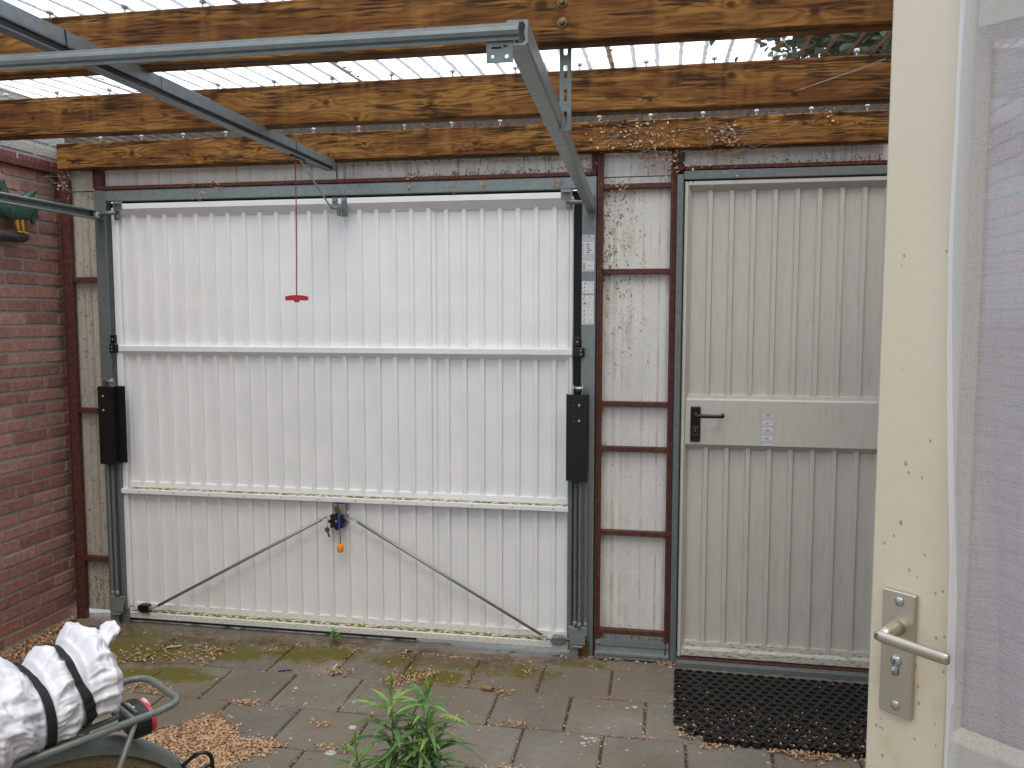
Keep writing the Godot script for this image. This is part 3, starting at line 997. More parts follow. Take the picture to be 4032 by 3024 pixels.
func sticker_image(s: int, w: int, h: int, rows: Array) -> Image:
	var im := Image.create(w, h, false, Image.FORMAT_RGB8)
	im.fill(rgb8(212, 216, 218))
	var r := RandomNumberGenerator.new()
	r.seed = s
	for row in rows:   # [y, height, kind]
		var y := int(row[0] * h)
		var t := int(maxf(1.0, row[1] * h))
		if row[2] == 0:
			var x := 4
			while x < w - 6:
				var l := r.randi_range(3, 9)
				im.fill_rect(Rect2i(x, y, mini(l, w - 4 - x), t), rgb8(120, 122, 124))
				x += l + 2
		elif row[2] == 1:
			im.fill_rect(Rect2i(int(w * 0.36), y, int(w * r.randf_range(0.16, 0.5)), t), rgb8(52, 54, 56))
			im.fill_rect(Rect2i(4, y, int(w * r.randf_range(0.12, 0.24)), t), rgb8(140, 142, 144))
		elif row[2] == 2:
			var x := 5
			while x < w * 0.30:
				im.fill_rect(Rect2i(x, y, r.randi_range(1, 2), t), rgb8(40, 40, 42))
				x += 3
			im.fill_rect(Rect2i(int(w * 0.38), y + t / 3, int(w * 0.5), 2), rgb8(110, 112, 114))
			im.fill_rect(Rect2i(int(w * 0.38), y + t / 2 + 2, int(w * 0.4), 2), rgb8(110, 112, 114))
		elif row[2] == 3:   # a pictogram: triangle, strokes, a ticked drawing
			for k in t:
				var half := int(k * 0.32)
				im.fill_rect(Rect2i(int(w * 0.2) - half, y + k, 2, 2), rgb8(40, 40, 42))
				im.fill_rect(Rect2i(int(w * 0.2) + half, y + k, 2, 2), rgb8(40, 40, 42))
				im.fill_rect(Rect2i(int(w * 0.52) + int(k * 0.5), y + k, 2, 1), rgb8(60, 60, 62))
				im.fill_rect(Rect2i(int(w * 0.86) - int(k * 0.5), y + k, 2, 1), rgb8(60, 60, 62))
			im.fill_rect(Rect2i(int(w * 0.1), y + t - 2, int(w * 0.22), 2), rgb8(40, 40, 42))
		elif row[2] == 4:   # a circle with a stroke, beside a door drawing
			for a in 60:
				var q := Vector2(w * 0.25, y + t / 2.0) + Vector2.from_angle(TAU * a / 60.0) * t * 0.42
				im.fill_rect(Rect2i(int(q.x), int(q.y), 2, 2), rgb8(34, 34, 36))
			im.fill_rect(Rect2i(int(w * 0.18), y + t / 3, int(w * 0.14), t / 3), rgb8(60, 60, 62))
			im.fill_rect(Rect2i(int(w * 0.5), y, int(w * 0.4), t), rgb8(168, 172, 174))
			im.fill_rect(Rect2i(int(w * 0.52), y + 2, int(w * 0.36), t - 4), rgb8(206, 210, 212))
			im.fill_rect(Rect2i(int(w * 0.56), y + 3, 2, t - 6), rgb8(40, 40, 42))
	im.fill_rect(Rect2i(0, 0, w, 1), rgb8(160, 164, 166))
	return im


func build_garage_door() -> void:
	var fr := thing("garage_door_frame", "grey galvanised steel frame round the white garage door", "door frame")
	var st := mb()
	for s in [[-2.2515, -2.189], [0.166, 0.2305]]:
		st = mb()
		box(st, Vector3(s[0], -0.02, -0.052), Vector3(s[1], 2.186, -0.001), 0.003)
		var jamb := obj("jamb", st, M.galv_dull if s[0] < 0 else M.galv, fr)
		for y in [0.05, 0.165, 0.33, 0.62, 0.985, 1.045, 1.875, 1.96]:
			st = mb(true)
			disc(st, Vector3(s[1] - 0.014 if s[0] > 0 else s[0] + 0.014, y, -0.0012), Vector3(0, 0, 1), 0.0032, 0.0008, 8)
			obj("screw", st, M.galv_dull, jamb)
	st = mb()
	box(st, Vector3(-2.1885, 2.132, -0.045), Vector3(0.1655, 2.1855, -0.003), 0.003)
	var head := obj("header", st, M.galv, fr)
	for x in [-1.05, -1.01, -0.965, -0.935, -0.89, 0.095, -2.13, -2.09]:
		for y in [2.17, 2.148]:
			st = mb(true)
			disc(st, Vector3(x + (0.014 if y < 2.16 else 0.0), y, -0.0032), Vector3(0, 0, 1), 0.003, 0.0009, 8)
			obj("screw", st, M.zinc, head)
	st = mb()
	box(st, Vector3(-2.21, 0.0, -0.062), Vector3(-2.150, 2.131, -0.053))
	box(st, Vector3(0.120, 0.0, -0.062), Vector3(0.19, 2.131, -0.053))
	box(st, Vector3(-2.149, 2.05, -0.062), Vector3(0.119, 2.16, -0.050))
	obj("gap_shade_strip", st, M.black, fr)  # black strips paint the shade of the gap round the leaf, stop leaks
	# shiny guide rails below the black covers
	for x in [-2.1615, 0.1225]:
		st = mb()
		box(st, Vector3(x - 0.011, 0.03, -0.012), Vector3(x + 0.011, 0.86, 0.016), 0.004)
		obj("guide_rail", st, M.galv_dull, fr)
	# stickers on the right jamb
	var a := image_mat(sticker_image(7, 96, 280, [[0.03, 0.02, 1], [0.06, 0.015, 0], [0.09, 0.015, 0], [0.13, 0.012, 0], [0.155, 0.012, 0], [0.18, 0.012, 0], [0.25, 0.022, 1], [0.305, 0.024, 1], [0.36, 0.024, 1], [0.42, 0.024, 1], [0.475, 0.026, 1], [0.53, 0.012, 0], [0.555, 0.012, 0], [0.58, 0.012, 0], [0.605, 0.012, 0], [0.63, 0.012, 0], [0.655, 0.012, 0], [0.68, 0.012, 0], [0.705, 0.012, 0], [0.77, 0.18, 2], [0.96, 0.02, 0]]), 0.5)
	var b := image_mat(sticker_image(8, 96, 330, [[0.03, 0.05, 4], [0.11, 0.05, 3], [0.20, 0.045, 3], [0.28, 0.045, 0], [0.32, 0.10, 3], [0.46, 0.10, 4], [0.59, 0.012, 1], [0.65, 0.05, 3], [0.73, 0.08, 3], [0.85, 0.10, 3], [0.97, 0.01, 0]]), 0.5)
	for d in [["type_plate_sticker", 1.768, 1.929, a], ["warning_sticker", 1.531, 1.724, b]]:
		st = mb()
		face(st, [Vector3(0.1685, d[1], 0.0004), Vector3(0.2225, d[1], 0.0004), Vector3(0.2225, d[2], 0.0004), Vector3(0.1685, d[2], 0.0004)], Vector3(0, 0, 1), [Vector2(0, 1), Vector2(1, 1), Vector2(1, 0), Vector2(0, 0)])
		obj(d[0], st, d[3], fr)
	# springs, covers and pulleys of both sides
	for side in [-1, 1]:
		var xs: Array = [-2.2075, -2.1825] if side < 0 else [0.150, 0.172, 0.198]
		var unit := thing("spring_unit", "black spring cover with steel springs beside the partition by the brick wall" if side < 0 else "black spring cover with three steel springs beside the stickered jamb", "door spring", Vector3.ZERO, "spring units of the garage door")
		for x in xs:
			spring(Vector3(x, 0.87, 0.030 if x != 0.172 else 0.044), 0.165, unit)
		var c := -2.183 if side < 0 else 0.1545
		var w := 0.043 if side < 0 else 0.0465
		st = mb()
		# folded cover: a front and two short returns
		var pr := PackedVector2Array([Vector2(-w, 0.002), Vector2(-w, 0.062), Vector2(w, 0.062), Vector2(w + 0.004, 0.002), Vector2(w, 0.002), Vector2(w - 0.003, 0.058), Vector2(-w + 0.003, 0.058), Vector2(-w + 0.003, 0.002)])
		extrude(st, pr, 0.388, Transform3D(Basis(Vector3(1, 0, 0), Vector3(0, 0, 1), Vector3(0, 1, 0)), Vector3(c, 0.832, 0.0)))
		if side < 0:
			box(st, Vector3(c + w - 0.004, 0.838, 0.03), Vector3(c + w + 0.045, 1.222, 0.034), 0.001)
		var cover := obj("cover", st, M.black_cover, unit)
		for y in [1.102, 1.172]:
			st = mb(true)
			disc(st, Vector3(c + (0.012 if side > 0 else -0.014), y, 0.062), Vector3(0, 0, 1), 0.0065, 0.004, 10)
			obj("screw", st, M.zinc, cover)
			if side > 0:
				st = mb()
				box(st, Vector3(c - 0.014, y - 0.003, 0.0615), Vector3(c - 0.0115, y + 0.003, 0.0625))
				obj("slot", st, M.galv, cover)
		for s in [-1, 1]:
			st = mb()
			var pl := PackedVector2Array()
			for k in 9:
				pl.append(Vector2(0.021 * cos(PI * k / 8.0), 0.030 + 0.021 * sin(PI * k / 8.0)))
			pl.append(Vector2(-0.021, 0.0)); pl.append(Vector2(0.021, 0.0))
			extrude(st, pl, 0.004, Transform3D(Basis(Vector3(0, 0, 1), Vector3(0, 1, 0), Vector3(-1, 0, 0)), Vector3(c + (0.006 if side > 0 else -0.004) + s * 0.021, 1.212, 0.028)))
			obj("pulley_bracket", st, M.steel, unit)
		st = mb(true)
		tube(st, [Vector3(c - 0.014, 1.243, 0.028), Vector3(c + 0.022, 1.243, 0.028)], 0.012, 14)
		obj("pulley", st, M.zinc, unit)
		# foot bracket
		st = mb()
		box(st, Vector3(c - 0.034, 0.115, 0.046), Vector3(c + 0.052, 0.150, 0.050), 0.001)
		box(st, Vector3(c - 0.026, 0.072, 0.046), Vector3(c + 0.044, 0.116, 0.050), 0.001)
		box(st, Vector3(c - 0.034, 0.148, 0.034), Vector3(c - 0.006, 0.154, 0.050), 0.001)
		box(st, Vector3(c + 0.024, 0.148, 0.034), Vector3(c + 0.052, 0.154, 0.050), 0.001)
		box(st, Vector3(c - 0.028, -0.008, 0.040), Vector3(c + 0.012, 0.074, 0.044), 0.001)
		box(st, Vector3(c - 0.016, 0.062, 0.049), Vector3(c + 0.034, 0.069, 0.062), 0.001)
		obj("foot_bracket", st, M.galv, unit)
		st = mb()
		box(st, Vector3(c + 0.005, 0.080, 0.0495), Vector3(c + 0.018, 0.108, 0.0506))
		obj("slot_tab", st, M.steel, unit)
		st = mb()
		box(st, Vector3(c - 0.006, 0.128, 0.0495), Vector3(c + 0.004, 0.136, 0.0506))
		obj("slot_tab", st, M.steel, unit)
		st = mb()
		box(st, Vector3(c + 0.014, -0.004, 0.020), Vector3(c + 0.060, 0.085, 0.024), 0.001)
		obj("floor_plate", st, M.brass if side > 0 else M.galv_dull, unit)
	# the leaf
	var leaf := thing("garage_door", "white ribbed steel up-and-over garage door seen from inside", "garage door")
	var rows := [[1.412, 2.075], [0.722, 1.380], [0.070, 0.690]]
	for r in rows:
		obj("ribbed_panel", ribbed(-2.160, -0.5125, r[0], r[1], -0.0262, -2.049, 0.0836, 0.018, 0.0045, 0.0125), M.white_paint, leaf)
		obj("ribbed_panel", ribbed(-0.522, 0.126, r[0], r[1], -0.0315, -2.049, 0.0836, 0.018, 0.0045, 0.0125), M.white_paint, leaf)
	# edge frame
	st = mb()
	box(st, Vector3(-2.164, 0.03, -0.036), Vector3(-2.128, 2.10, -0.004), 0.006)
	box(st, Vector3(-2.126, 0.075, -0.034), Vector3(-2.104, 2.06, -0.020), 0.005)
	obj("edge_frame", st, M.white_paint, leaf)
	st = mb()
	box(st, Vector3(0.112, 0.03, -0.036), Vector3(0.128, 2.10, -0.004), 0.005)
	box(st, Vector3(0.096, 0.075, -0.034), Vector3(0.110, 2.06, -0.018), 0.005)
	obj("edge_frame", st, M.white_paint, leaf)
	st = mb()
	along_x(st, [Vector2(-0.036, 2.116), Vector2(0.010, 2.116), Vector2(0.012, 2.114), Vector2(0.012, 2.091), Vector2(0.009, 2.089), Vector2(-0.024, 2.052), Vector2(-0.036, 2.052)], -2.125, 0.112)
	obj("top_rail", st, M.white_paint, leaf)
	st = mb()
	along_x(st, [Vector2(-0.030, 1.421), Vector2(0.003, 1.421), Vector2(0.005, 1.419), Vector2(0.005, 1.395), Vector2(0.002, 1.392), Vector2(-0.024, 1.368), Vector2(-0.030, 1.368)], -2.142, 0.127)
	obj("cross_rail", st, M.white_paint, leaf)
	st = mb()
	along_x(st, [Vector2(-0.030, 0.700), Vector2(0.012, 0.7005), Vector2(0.014, 0.698), Vector2(0.014, 0.679), Vector2(0.011, 0.676), Vector2(-0.02, 0.668), Vector2(-0.030, 0.668)], -2.150, 0.127)
	var low := obj("cross_rail", st, M.white_paint, leaf)
	st = mb()
	along_x(st, [Vector2(-0.030, 0.735), Vector2(-0.016, 0.733), Vector2(-0.013, 0.7065), Vector2(-0.030, 0.7065)], -2.120, 0.110)
	obj("flange", st, M.white_paint, leaf)
	st = mb()
	along_x(st, [Vector2(-0.030, 0.7062), Vector2(-0.004, 0.7062), Vector2(0.004, 0.7035), Vector2(0.004, 0.7008), Vector2(-0.030, 0.7008)], -2.120, 0.110)
	obj("algae_ledge", st, M.algae_white, leaf)
	for k in 12:
		st = mb(true)
		disc(st, Vector3(-2.05 + k * 0.1905, 0.689, 0.014), Vector3(0, 0, 1), 0.0034, 0.0015, 8)
		obj("rivet", st, M.steel, low)
	st = mb()
	along_x(st, [Vector2(-0.036, 0.104), Vector2(-0.016, 0.102), Vector2(-0.012, 0.0745), Vector2(-0.036, 0.0745)], -2.120, 0.112)
	obj("bottom_flange", st, M.grime_white, leaf)
	st = mb()
	along_x(st, [Vector2(-0.036, 0.0742), Vector2(-0.006, 0.0742), Vector2(0.000, 0.0700), Vector2(0.000, 0.0640), Vector2(-0.036, 0.0600)], -2.120, 0.112)
	obj("algae_ledge", st, M.algae_white, leaf)
	st = mb()
	along_x(st, [Vector2(-0.036, 0.0595), Vector2(0.013, 0.0655), Vector2(0.016, 0.063), Vector2(0.016, 0.037), Vector2(0.013, 0.034), Vector2(-0.036, 0.034)], -2.155, 0.127)
	obj("bottom_rail", st, M.grime_white, leaf)
	st = mb()
	along_x(st, [Vector2(-0.03, 0.0335), Vector2(-0.012, 0.0335), Vector2(-0.010, 0.014), Vector2(-0.028, 0.012)], -2.15, -0.62)
	obj("rubber_seal", st, M.rubber, leaf)
	# corner roller brackets at the top
	for s in [-1, 1]:
		var x := -2.112 if s < 0 else 0.098
		st = mb()
		box(st, Vector3(x - 0.025, 2.086, 0.010), Vector3(x + 0.025, 2.128, 0.015), 0.001)
		box(st, Vector3(x + s * 0.012 - 0.016, 2.040, -0.002), Vector3(x + s * 0.012 + 0.016, 2.086, 0.004), 0.001)
		box(st, Vector3(x - 0.02, 2.112, 0.012), Vector3(x + 0.02, 2.118, 0.034), 0.001)
		var br := obj("roller_bracket", st, M.steel, leaf)
		st = mb(true)
		tube(st, [Vector3(x + s * 0.005, 2.072, 0.024), Vector3(x + s * 0.075, 2.066, 0.035)], [0.012, 0.009], 10)
		obj("axle", st, M.galv_dull, br)
		for q in [Vector3(x, 2.105, 0.015), Vector3(x + s * 0.012, 2.055, 0.004)]:
			st = mb(true)
			disc(st, q, Vector3(0, 0, 1), 0.007, 0.005, 8)
			obj("bolt", st, M.zinc, br)
	# black catches at half height
	for s in [-1, 1]:
		var x := -2.168 if s < 0 else 0.150
		st = mb()
		box(st, Vector3(x - 0.016, 1.385, -0.01), Vector3(x + 0.032 if s > 0 else x + 0.020, 1.428, 0.020), 0.003)
		box(st, Vector3(x - 0.014, 1.432, -0.01), Vector3(x + 0.014, 1.475, 0.012), 0.003)
		var hk := obj("side_catch", st, M.black_plastic, leaf)
		for y in [1.398, 1.415, 1.452]:
			st = mb(true)
			disc(st, Vector3(x + (0.018 if s > 0 and y < 1.43 else 0.0), y, 0.020 if y < 1.43 else 0.012), Vector3(0, 0, 1), 0.0042, 0.003, 8)
			obj("screw", st, M.zinc, hk)
	# lock box, star knob and rods
	st = mb()
	box(st, Vector3(-1.024, 0.560, -0.022), Vector3(-0.962, 0.668, 0.006), 0.002)
	for y in [0.57, 0.60, 0.635, 0.655]:
		box(st, Vector3(-0.962, y, -0.02), Vector3(-0.952, y + 0.016, -0.008), 0.001)
	var lock := obj("lock_box", st, M.lock_grey, leaf)
	st = mb()
	box(st, Vector3(-1.018, 0.634, 0.0055), Vector3(-1.004, 0.655, 0.0068), 0.0005)
	obj("latch", st, M.black_plastic, lock)
	for q in [[-1.010, 0.645], [-0.975, 0.655], [-0.985, 0.628], [-1.016, 0.620]]:
		st = mb(true)
		disc(st, Vector3(q[0], q[1], 0.0065), Vector3(0, 0, 1), 0.0035, 0.003, 8)
		obj("rivet", st, M.zinc, lock)
	st = mb()
	var star := PackedVector2Array()
	for k in 64:
		var a2 := TAU * k / 64.0
		star.append(Vector2.from_angle(a2) * (0.0375 + 0.0065 * cos(a2 * 8.0)))
	extrude(st, star, 0.022, Transform3D(Basis(), Vector3(-0.997, 0.588, 0.012)))
	var knob := obj("star_knob", st, M.black_plastic, leaf)
	st = mb(true)
	disc(st, Vector3(-0.998, 0.588, 0.034), Vector3(0, 0, 1), 0.006, 0.002, 10)
	obj("knob_screw", st, M.zinc, knob)
	for rod in [[Vector3(-1.052, 0.606, 0.02), Vector3(-1.995, 0.092, 0.024)], [Vector3(-0.925, 0.604, 0.02), Vector3(0.030, 0.078, 0.024)]]:
		st = mb(true)
		tube(st, [rod[0].lerp(rod[1], 0.03), rod[0].lerp(rod[1], 0.965)], 0.0072, 8)
		var ro := obj("locking_rod", st, M.steel, leaf)
		st = mb()
		var d: Vector3 = (rod[1] - rod[0]).normalized()
		bar(st, rod[0] - d * 0.006, rod[0] + d * 0.036, 0.017, 0.005, 0.001, Vector3(0, 0, 1).cross(d))
		bar(st, rod[1] - d * 0.042, rod[1] - d * 0.006, 0.016, 0.006, 0.001, Vector3(0, 0, 1).cross(d))
		bar(st, rod[0] - d * 0.002, Vector3(-0.99, 0.600, 0.012), 0.014, 0.004, 0.001)
		obj("rod_end", st, M.zinc, ro)
		st = mb(true)
		disc(st, rod[0] + Vector3(0, 0, 0.004), Vector3(0, 0, 1), 0.006, 0.005, 8)
		obj("pin", st, M.zinc, ro)
	for s in [-1, 1]:
		var e := Vector3(-2.000, 0.092, 0.022) if s < 0 else Vector3(0.034, 0.076, 0.022)
		st = mb()
		bar(st, e, e + Vector3(0.036 * s, 0, 0), 0.012, 0.018, 0.002)
		obj("bolt_end", st, M.galv, leaf)
		st = mb()
		box(st, e + Vector3(0.036 * s - 0.024, -0.020, -0.020), e + Vector3(0.036 * s + 0.024, 0.020, 0.014), 0.003)
		box(st, e + Vector3(0.062 * s - 0.012, -0.012, -0.01), e + Vector3(0.062 * s + 0.012, 0.014, 0.008), 0.002)
		obj("bolt_housing", st, M.black_plastic if s < 0 else M.galv_dull, leaf)
		st = mb(true)
		tube(st, [e + Vector3(0.066 * s, 0.012, 0.006), e + Vector3(0.110 * s, 0.012, 0.016), e + Vector3(0.110 * s, -0.010, 0.016), e + Vector3(0.066 * s, -0.010, 0.006)], 0.003, 6)
		obj("wire_loop", st, M.zinc, leaf)


func build_side_door() -> void:
	var fr := thing("side_door_frame", "dark grey galvanised frame round the dirty white side door", "door frame")
	var st := mb()
	box(st, Vector3(0.5785, -0.01, -0.05), Vector3(0.6065, 2.180, 0.012), 0.003)
	obj("jamb", st, M.galv_dull, fr)
	st = mb()
	box(st, Vector3(1.512, -0.01, -0.05), Vector3(1.60, 2.180, 0.012), 0.003)
	obj("jamb", st, M.galv_dull, fr)
	st = mb()
	box(st, Vector3(0.607, 2.156, -0.05), Vector3(1.5115, 2.194, 0.010), 0.003)
	obj("header", st, M.galv_dull, fr)
	st = mb()
	along_x(st, [Vector2(-0.05, -0.01), Vector2(0.052, -0.01), Vector2(0.050, 0.022), Vector2(0.02, 0.027), Vector2(-0.05, 0.027)], 0.607, 1.5115)
	obj("sill", st, M.galv_dull, fr)
	st = mb()
	box(st, Vector3(0.6125, 0.0275, 0.004), Vector3(1.508, 0.0325, 0.022))
	obj("rusty_edge", st, M.red_rust, fr)
	st = mb()
	box(st, Vector3(0.607, 0.03, -0.055), Vector3(1.5115, 2.155, -0.046))
	obj("rebate", st, M.galv_dull, fr)
	var d := thing("side_door", "dirty white ribbed steel side door with black lever handle", "door")
	# outer edge and sloping inner reveal
	for e in [[0.6125, 0.6285, 0.0335, 2.150], [1.490, 1.506, 0.0335, 2.150]]:
		st = mb()
		box(st, Vector3(e[0], e[2], -0.045), Vector3(e[1], e[3], 0.004), 0.003)
		obj("edge_frame", st, M.old_white, d)
	st = mb()
	box(st, Vector3(0.6285, 2.131, -0.045), Vector3(1.490, 2.150, 0.004), 0.003)
	obj("edge_frame", st, M.old_white, d)
	st = mb()
	face(st, [Vector3(0.6285, 2.131, 0.003), Vector3(1.49, 2.131, 0.003), Vector3(1.475, 2.108, -0.030), Vector3(0.645, 2.108, -0.030)], Vector3(0, -1, 0.3))
	face(st, [Vector3(0.6285, 0.05, 0.003), Vector3(0.6285, 2.131, 0.003), Vector3(0.645, 2.108, -0.030), Vector3(0.645, 0.08, -0.030)], Vector3(1, 0, 0.3))
	face(st, [Vector3(1.49, 0.05, 0.003), Vector3(1.49, 2.131, 0.003), Vector3(1.475, 2.108, -0.030), Vector3(1.475, 0.08, -0.030)], Vector3(-1, 0, 0.3))
	obj("reveal", st, M.old_white, d)
	obj("ribbed_panel", ribbed(0.640, 1.480, 1.195, 2.112, -0.032, 0.7225, 0.0905, 0.017, 0.005, 0.013), M.old_white, d)
	obj("ribbed_panel", ribbed(0.640, 1.480, 0.075, 0.99, -0.032, 0.7225, 0.0905, 0.017, 0.005, 0.013), M.old_white, d)
	st = mb()
	along_x(st, [Vector2(-0.036, 1.225), Vector2(-0.018, 1.223), Vector2(-0.016, 1.206), Vector2(-0.004, 1.200), Vector2(-0.002, 1.004), Vector2(-0.005, 1.001), Vector2(-0.030, 0.978), Vector2(-0.036, 0.978)], 0.6295, 1.489)
	obj("lock_rail", st, M.old_white, d)
	st = mb()
	along_x(st, [Vector2(-0.036, 0.102), Vector2(-0.016, 0.100), Vector2(-0.014, 0.078), Vector2(0.000, 0.068), Vector2(0.002, 0.040), Vector2(-0.036, 0.040)], 0.6295, 1.489)
	obj("bottom_rail", st, M.foot_white, d)
	# handle
	st = mb()
	box(st, Vector3(0.653, 1.016, -0.002), Vector3(0.696, 1.173, 0.008), 0.004)
	var plate := obj("handle_plate", st, M.black_plastic, d)
	st = mb(true)
	disc(st, Vector3(0.676, 1.137, 0.008), Vector3(0, 0, 1), 0.013, 0.012, 14)
	obj("rose", st, M.black_plastic, plate)
	st = mb(true)
	tube(st, curve([Vector3(0.676, 1.136, 0.018), Vector3(0.677, 1.136, 0.046), Vector3(0.690, 1.136, 0.056), Vector3(0.775, 1.136, 0.056), Vector3(0.788, 1.137, 0.048), Vector3(0.790, 1.138, 0.020)], 5), 0.0085, 10)
	obj("lever", st, M.black_plastic, plate)
	st = mb()
	box(st, Vector3(0.662, 1.044, 0.0075), Vector3(0.688, 1.084, 0.0095), 0.001)
	obj("lock_surround", st, M.brass, plate)
	st = mb()
	box(st, Vector3(0.666, 1.050, 0.009), Vector3(0.684, 1.080, 0.0125), 0.002)
	obj("lock_insert", st, M.black_plastic, plate)
	st = mb()
	box(st, Vector3(0.673, 1.062, 0.0122), Vector3(0.677, 1.075, 0.0135), 0.0005)
	obj("keyhole", st, M.zinc, plate)
	# torn instruction sticker
	var rows := []
	for k in 26:
		if k in [6, 12, 19]: continue
		rows.append([0.03 + k * 0.036, 0.016, 1 if k in [0, 1, 7, 8, 13, 14, 20, 21] else 0])
	var sm := image_mat(sticker_image(21, 80, 190, rows), 0.6)
	st = mb()
	var l := []
	var r2 := []
	for k in 13:
		var y := 1.147 - 0.141 * k / 12.0
		l.append(Vector3(0.953 + rng.randf_range(0, 0.005) + (0.006 if k == 12 else 0.0), y, 0.0))
		r2.append(Vector3(1.008 - rng.randf_range(0, 0.006), y, 0.0))
	for k in 12:
		var q := [l[k], r2[k], r2[k + 1], l[k + 1]]
		face(st, q, Vector3(0, 0, 1), q.map(func(p): return Vector2((p.x - 0.95) / 0.06, (1.147 - p.y) / 0.141)))
	obj("torn_sticker", st, sm, d)


# ------------------------------------------------------------------ tracks of the up-and-over door
func track_profile(w: float, h: float) -> PackedVector2Array:
	# open C: x towards the door's middle, y up
	var t := 0.0035
	return PackedVector2Array([Vector2(0, h / 2), Vector2(w, h / 2), Vector2(w + 0.003, h / 2 - 0.004), Vector2(w, h / 2 - 0.008), Vector2(w - 0.004, h / 2 - 0.004), Vector2(t + 0.004, h / 2 - t), Vector2(t, h / 2 - t - 0.006), Vector2(t + 0.003, 0.0), Vector2(t, -h / 2 + t + 0.006), Vector2(t + 0.004, -h / 2 + t), Vector2(w - 0.004, -h / 2 + 0.004), Vector2(w, -h / 2 + 0.008), Vector2(w + 0.003, -h / 2 + 0.004), Vector2(w, -h / 2), Vector2(0.004, -h / 2), Vector2(0, -h / 2 + 0.004)])


func run_profile(st: SurfaceTool, prof: PackedVector2Array, a: Vector3, b: Vector3, inward: Vector3) -> void:
	var z := (b - a).normalized()
	var x := (inward - z * inward.dot(z)).normalized()
	var y := Vector3.UP
	y = (y - z * y.dot(z) - x * y.dot(x)).normalized()
	extrude(st, prof, (b - a).length(), Transform3D(Basis(x, y, z), a))


func build_tracks() -> void:
	var r := thing("door_track", "galvanised ceiling track ending above the stickered jamb, held by the slotted strap", "track", Vector3.ZERO, "tracks of the garage door")
	var st := mb()
	run_profile(st, track_profile(0.034, 0.042), Vector3(0.226, 2.047, -0.001), Vector3(0.300, 2.050, 2.318), Vector3(-1, 0, 0))
	obj("channel", st, M.track, r)
	st = mb()
	box(st, Vector3(0.2185, 2.000, -0.0008), Vector3(0.2225, 2.105, 0.030), 0.001)
	obj("end_plate", st, M.galv, r)
	var l := thing("door_track", "galvanised ceiling track ending beside the rooster ornament", "track", Vector3.ZERO, "tracks of the garage door")
	st = mb()
	run_profile(st, track_profile(0.034, 0.044), Vector3(-2.236, 2.062, -0.001), Vector3(-2.18, 2.058, 2.318), Vector3(1, 0, 0))
	obj("channel", st, M.track, l)
	st = mb(true)
	tube(st, [Vector3(-2.222, 2.062, 0.036), Vector3(-2.200, 2.062, 0.036)], 0.017, 16)
	obj("roller", st, plain(rgb8(200, 200, 198), 0.4), l)
	st = mb(true)
	tube(st, [Vector3(-2.205, 2.062, 0.036), Vector3(-2.122, 2.070, 0.024)], 0.006, 8)
	obj("axle", st, M.steel, l)
	# cross bar that joins the two tracks
	var c := thing("track_cross_bar", "galvanised bar joining the rear ends of the two ceiling tracks", "bar")
	st = mb()
	var pr := PackedVector2Array([Vector2(0, 0.0145), Vector2(0.003, 0.0145), Vector2(0.004, 0.009), Vector2(0.012, 0.005), Vector2(0.014, -0.001), Vector2(0.011, -0.007), Vector2(0.004, -0.009), Vector2(0.004, -0.0145), Vector2(0, -0.0145), Vector2(-0.004, -0.010), Vector2(-0.004, 0.010)])
	run_profile(st, pr, Vector3(0.286, 2.0505, 2.322), Vector3(-2.19, 2.0495, 2.322), Vector3(0, 0, 1))
	obj("bar", st, M.galv_dull, c)  # darker zinc puts the shading of the bar into its colour
	# corner plate with holes cut right through
	var csg := CSGCombiner3D.new()
	csg.name = "corner_plate"
	c.add_child(csg, true)
	var plate := CSGBox3D.new()
	plate.name = "plate"
	plate.size = Vector3(0.046, 0.036, 0.003)
	plate.position = Vector3(0.252, 2.020, 2.318)
	plate.material = M.galv_dull
	csg.add_child(plate)
	for q in [[0.239, 2.012, 0.0033, 0.0033], [0.264, 2.012, 0.0033, 0.0033], [0.246, 2.027, 0.009, 0.0026], [0.264, 2.029, 0.006, 0.0022]]:
		var hole := CSGBox3D.new() if q[2] > 0.004 else CSGCylinder3D.new()
		hole.name = "hole"
		if hole is CSGBox3D:
			hole.size = Vector3(q[2] * 2, q[3] * 2, 0.02)
		else:
			hole.radius = q[2]
			hole.height = 0.02
			hole.sides = 12
			hole.rotation.x = PI / 2
		hole.position = Vector3(q[0], q[1], 2.318)
		hole.operation = CSGShape3D.OPERATION_SUBTRACTION
		csg.add_child(hole, true)
	# slotted strap down from the beam
	var s := thing("slotted_strap", "grey slotted steel strap hanging from the bolted beam to the track", "strap")
	var strap := CSGCombiner3D.new()
	strap.name = "strap"
	s.add_child(strap)
	var b := CSGBox3D.new()
	b.name = "strip"
	b.size = Vector3(0.0285, 0.315, 0.003)
	b.position = Vector3(0.2895, 2.1775, 1.6845)
	b.material = M.galv_dull
	strap.add_child(b)
	for k in 6:
		var y := 2.052 + k * 0.0545
		for piece in [["box", 0.0], ["up", 0.0115], ["down", -0.0115]]:
			var hole: CSGPrimitive3D
			if piece[0] == "box":
				hole = CSGBox3D.new()
				hole.size = Vector3(0.0092, 0.023, 0.02)
			else:
				hole = CSGCylinder3D.new()
				hole.radius = 0.0046
				hole.height = 0.02
				hole.sides = 12
				hole.rotation.x = PI / 2
			hole.name = "slot"
			hole.position = Vector3(0.2895, y + piece[1], 1.6845)
			hole.operation = CSGShape3D.OPERATION_SUBTRACTION
			strap.add_child(hole, true)


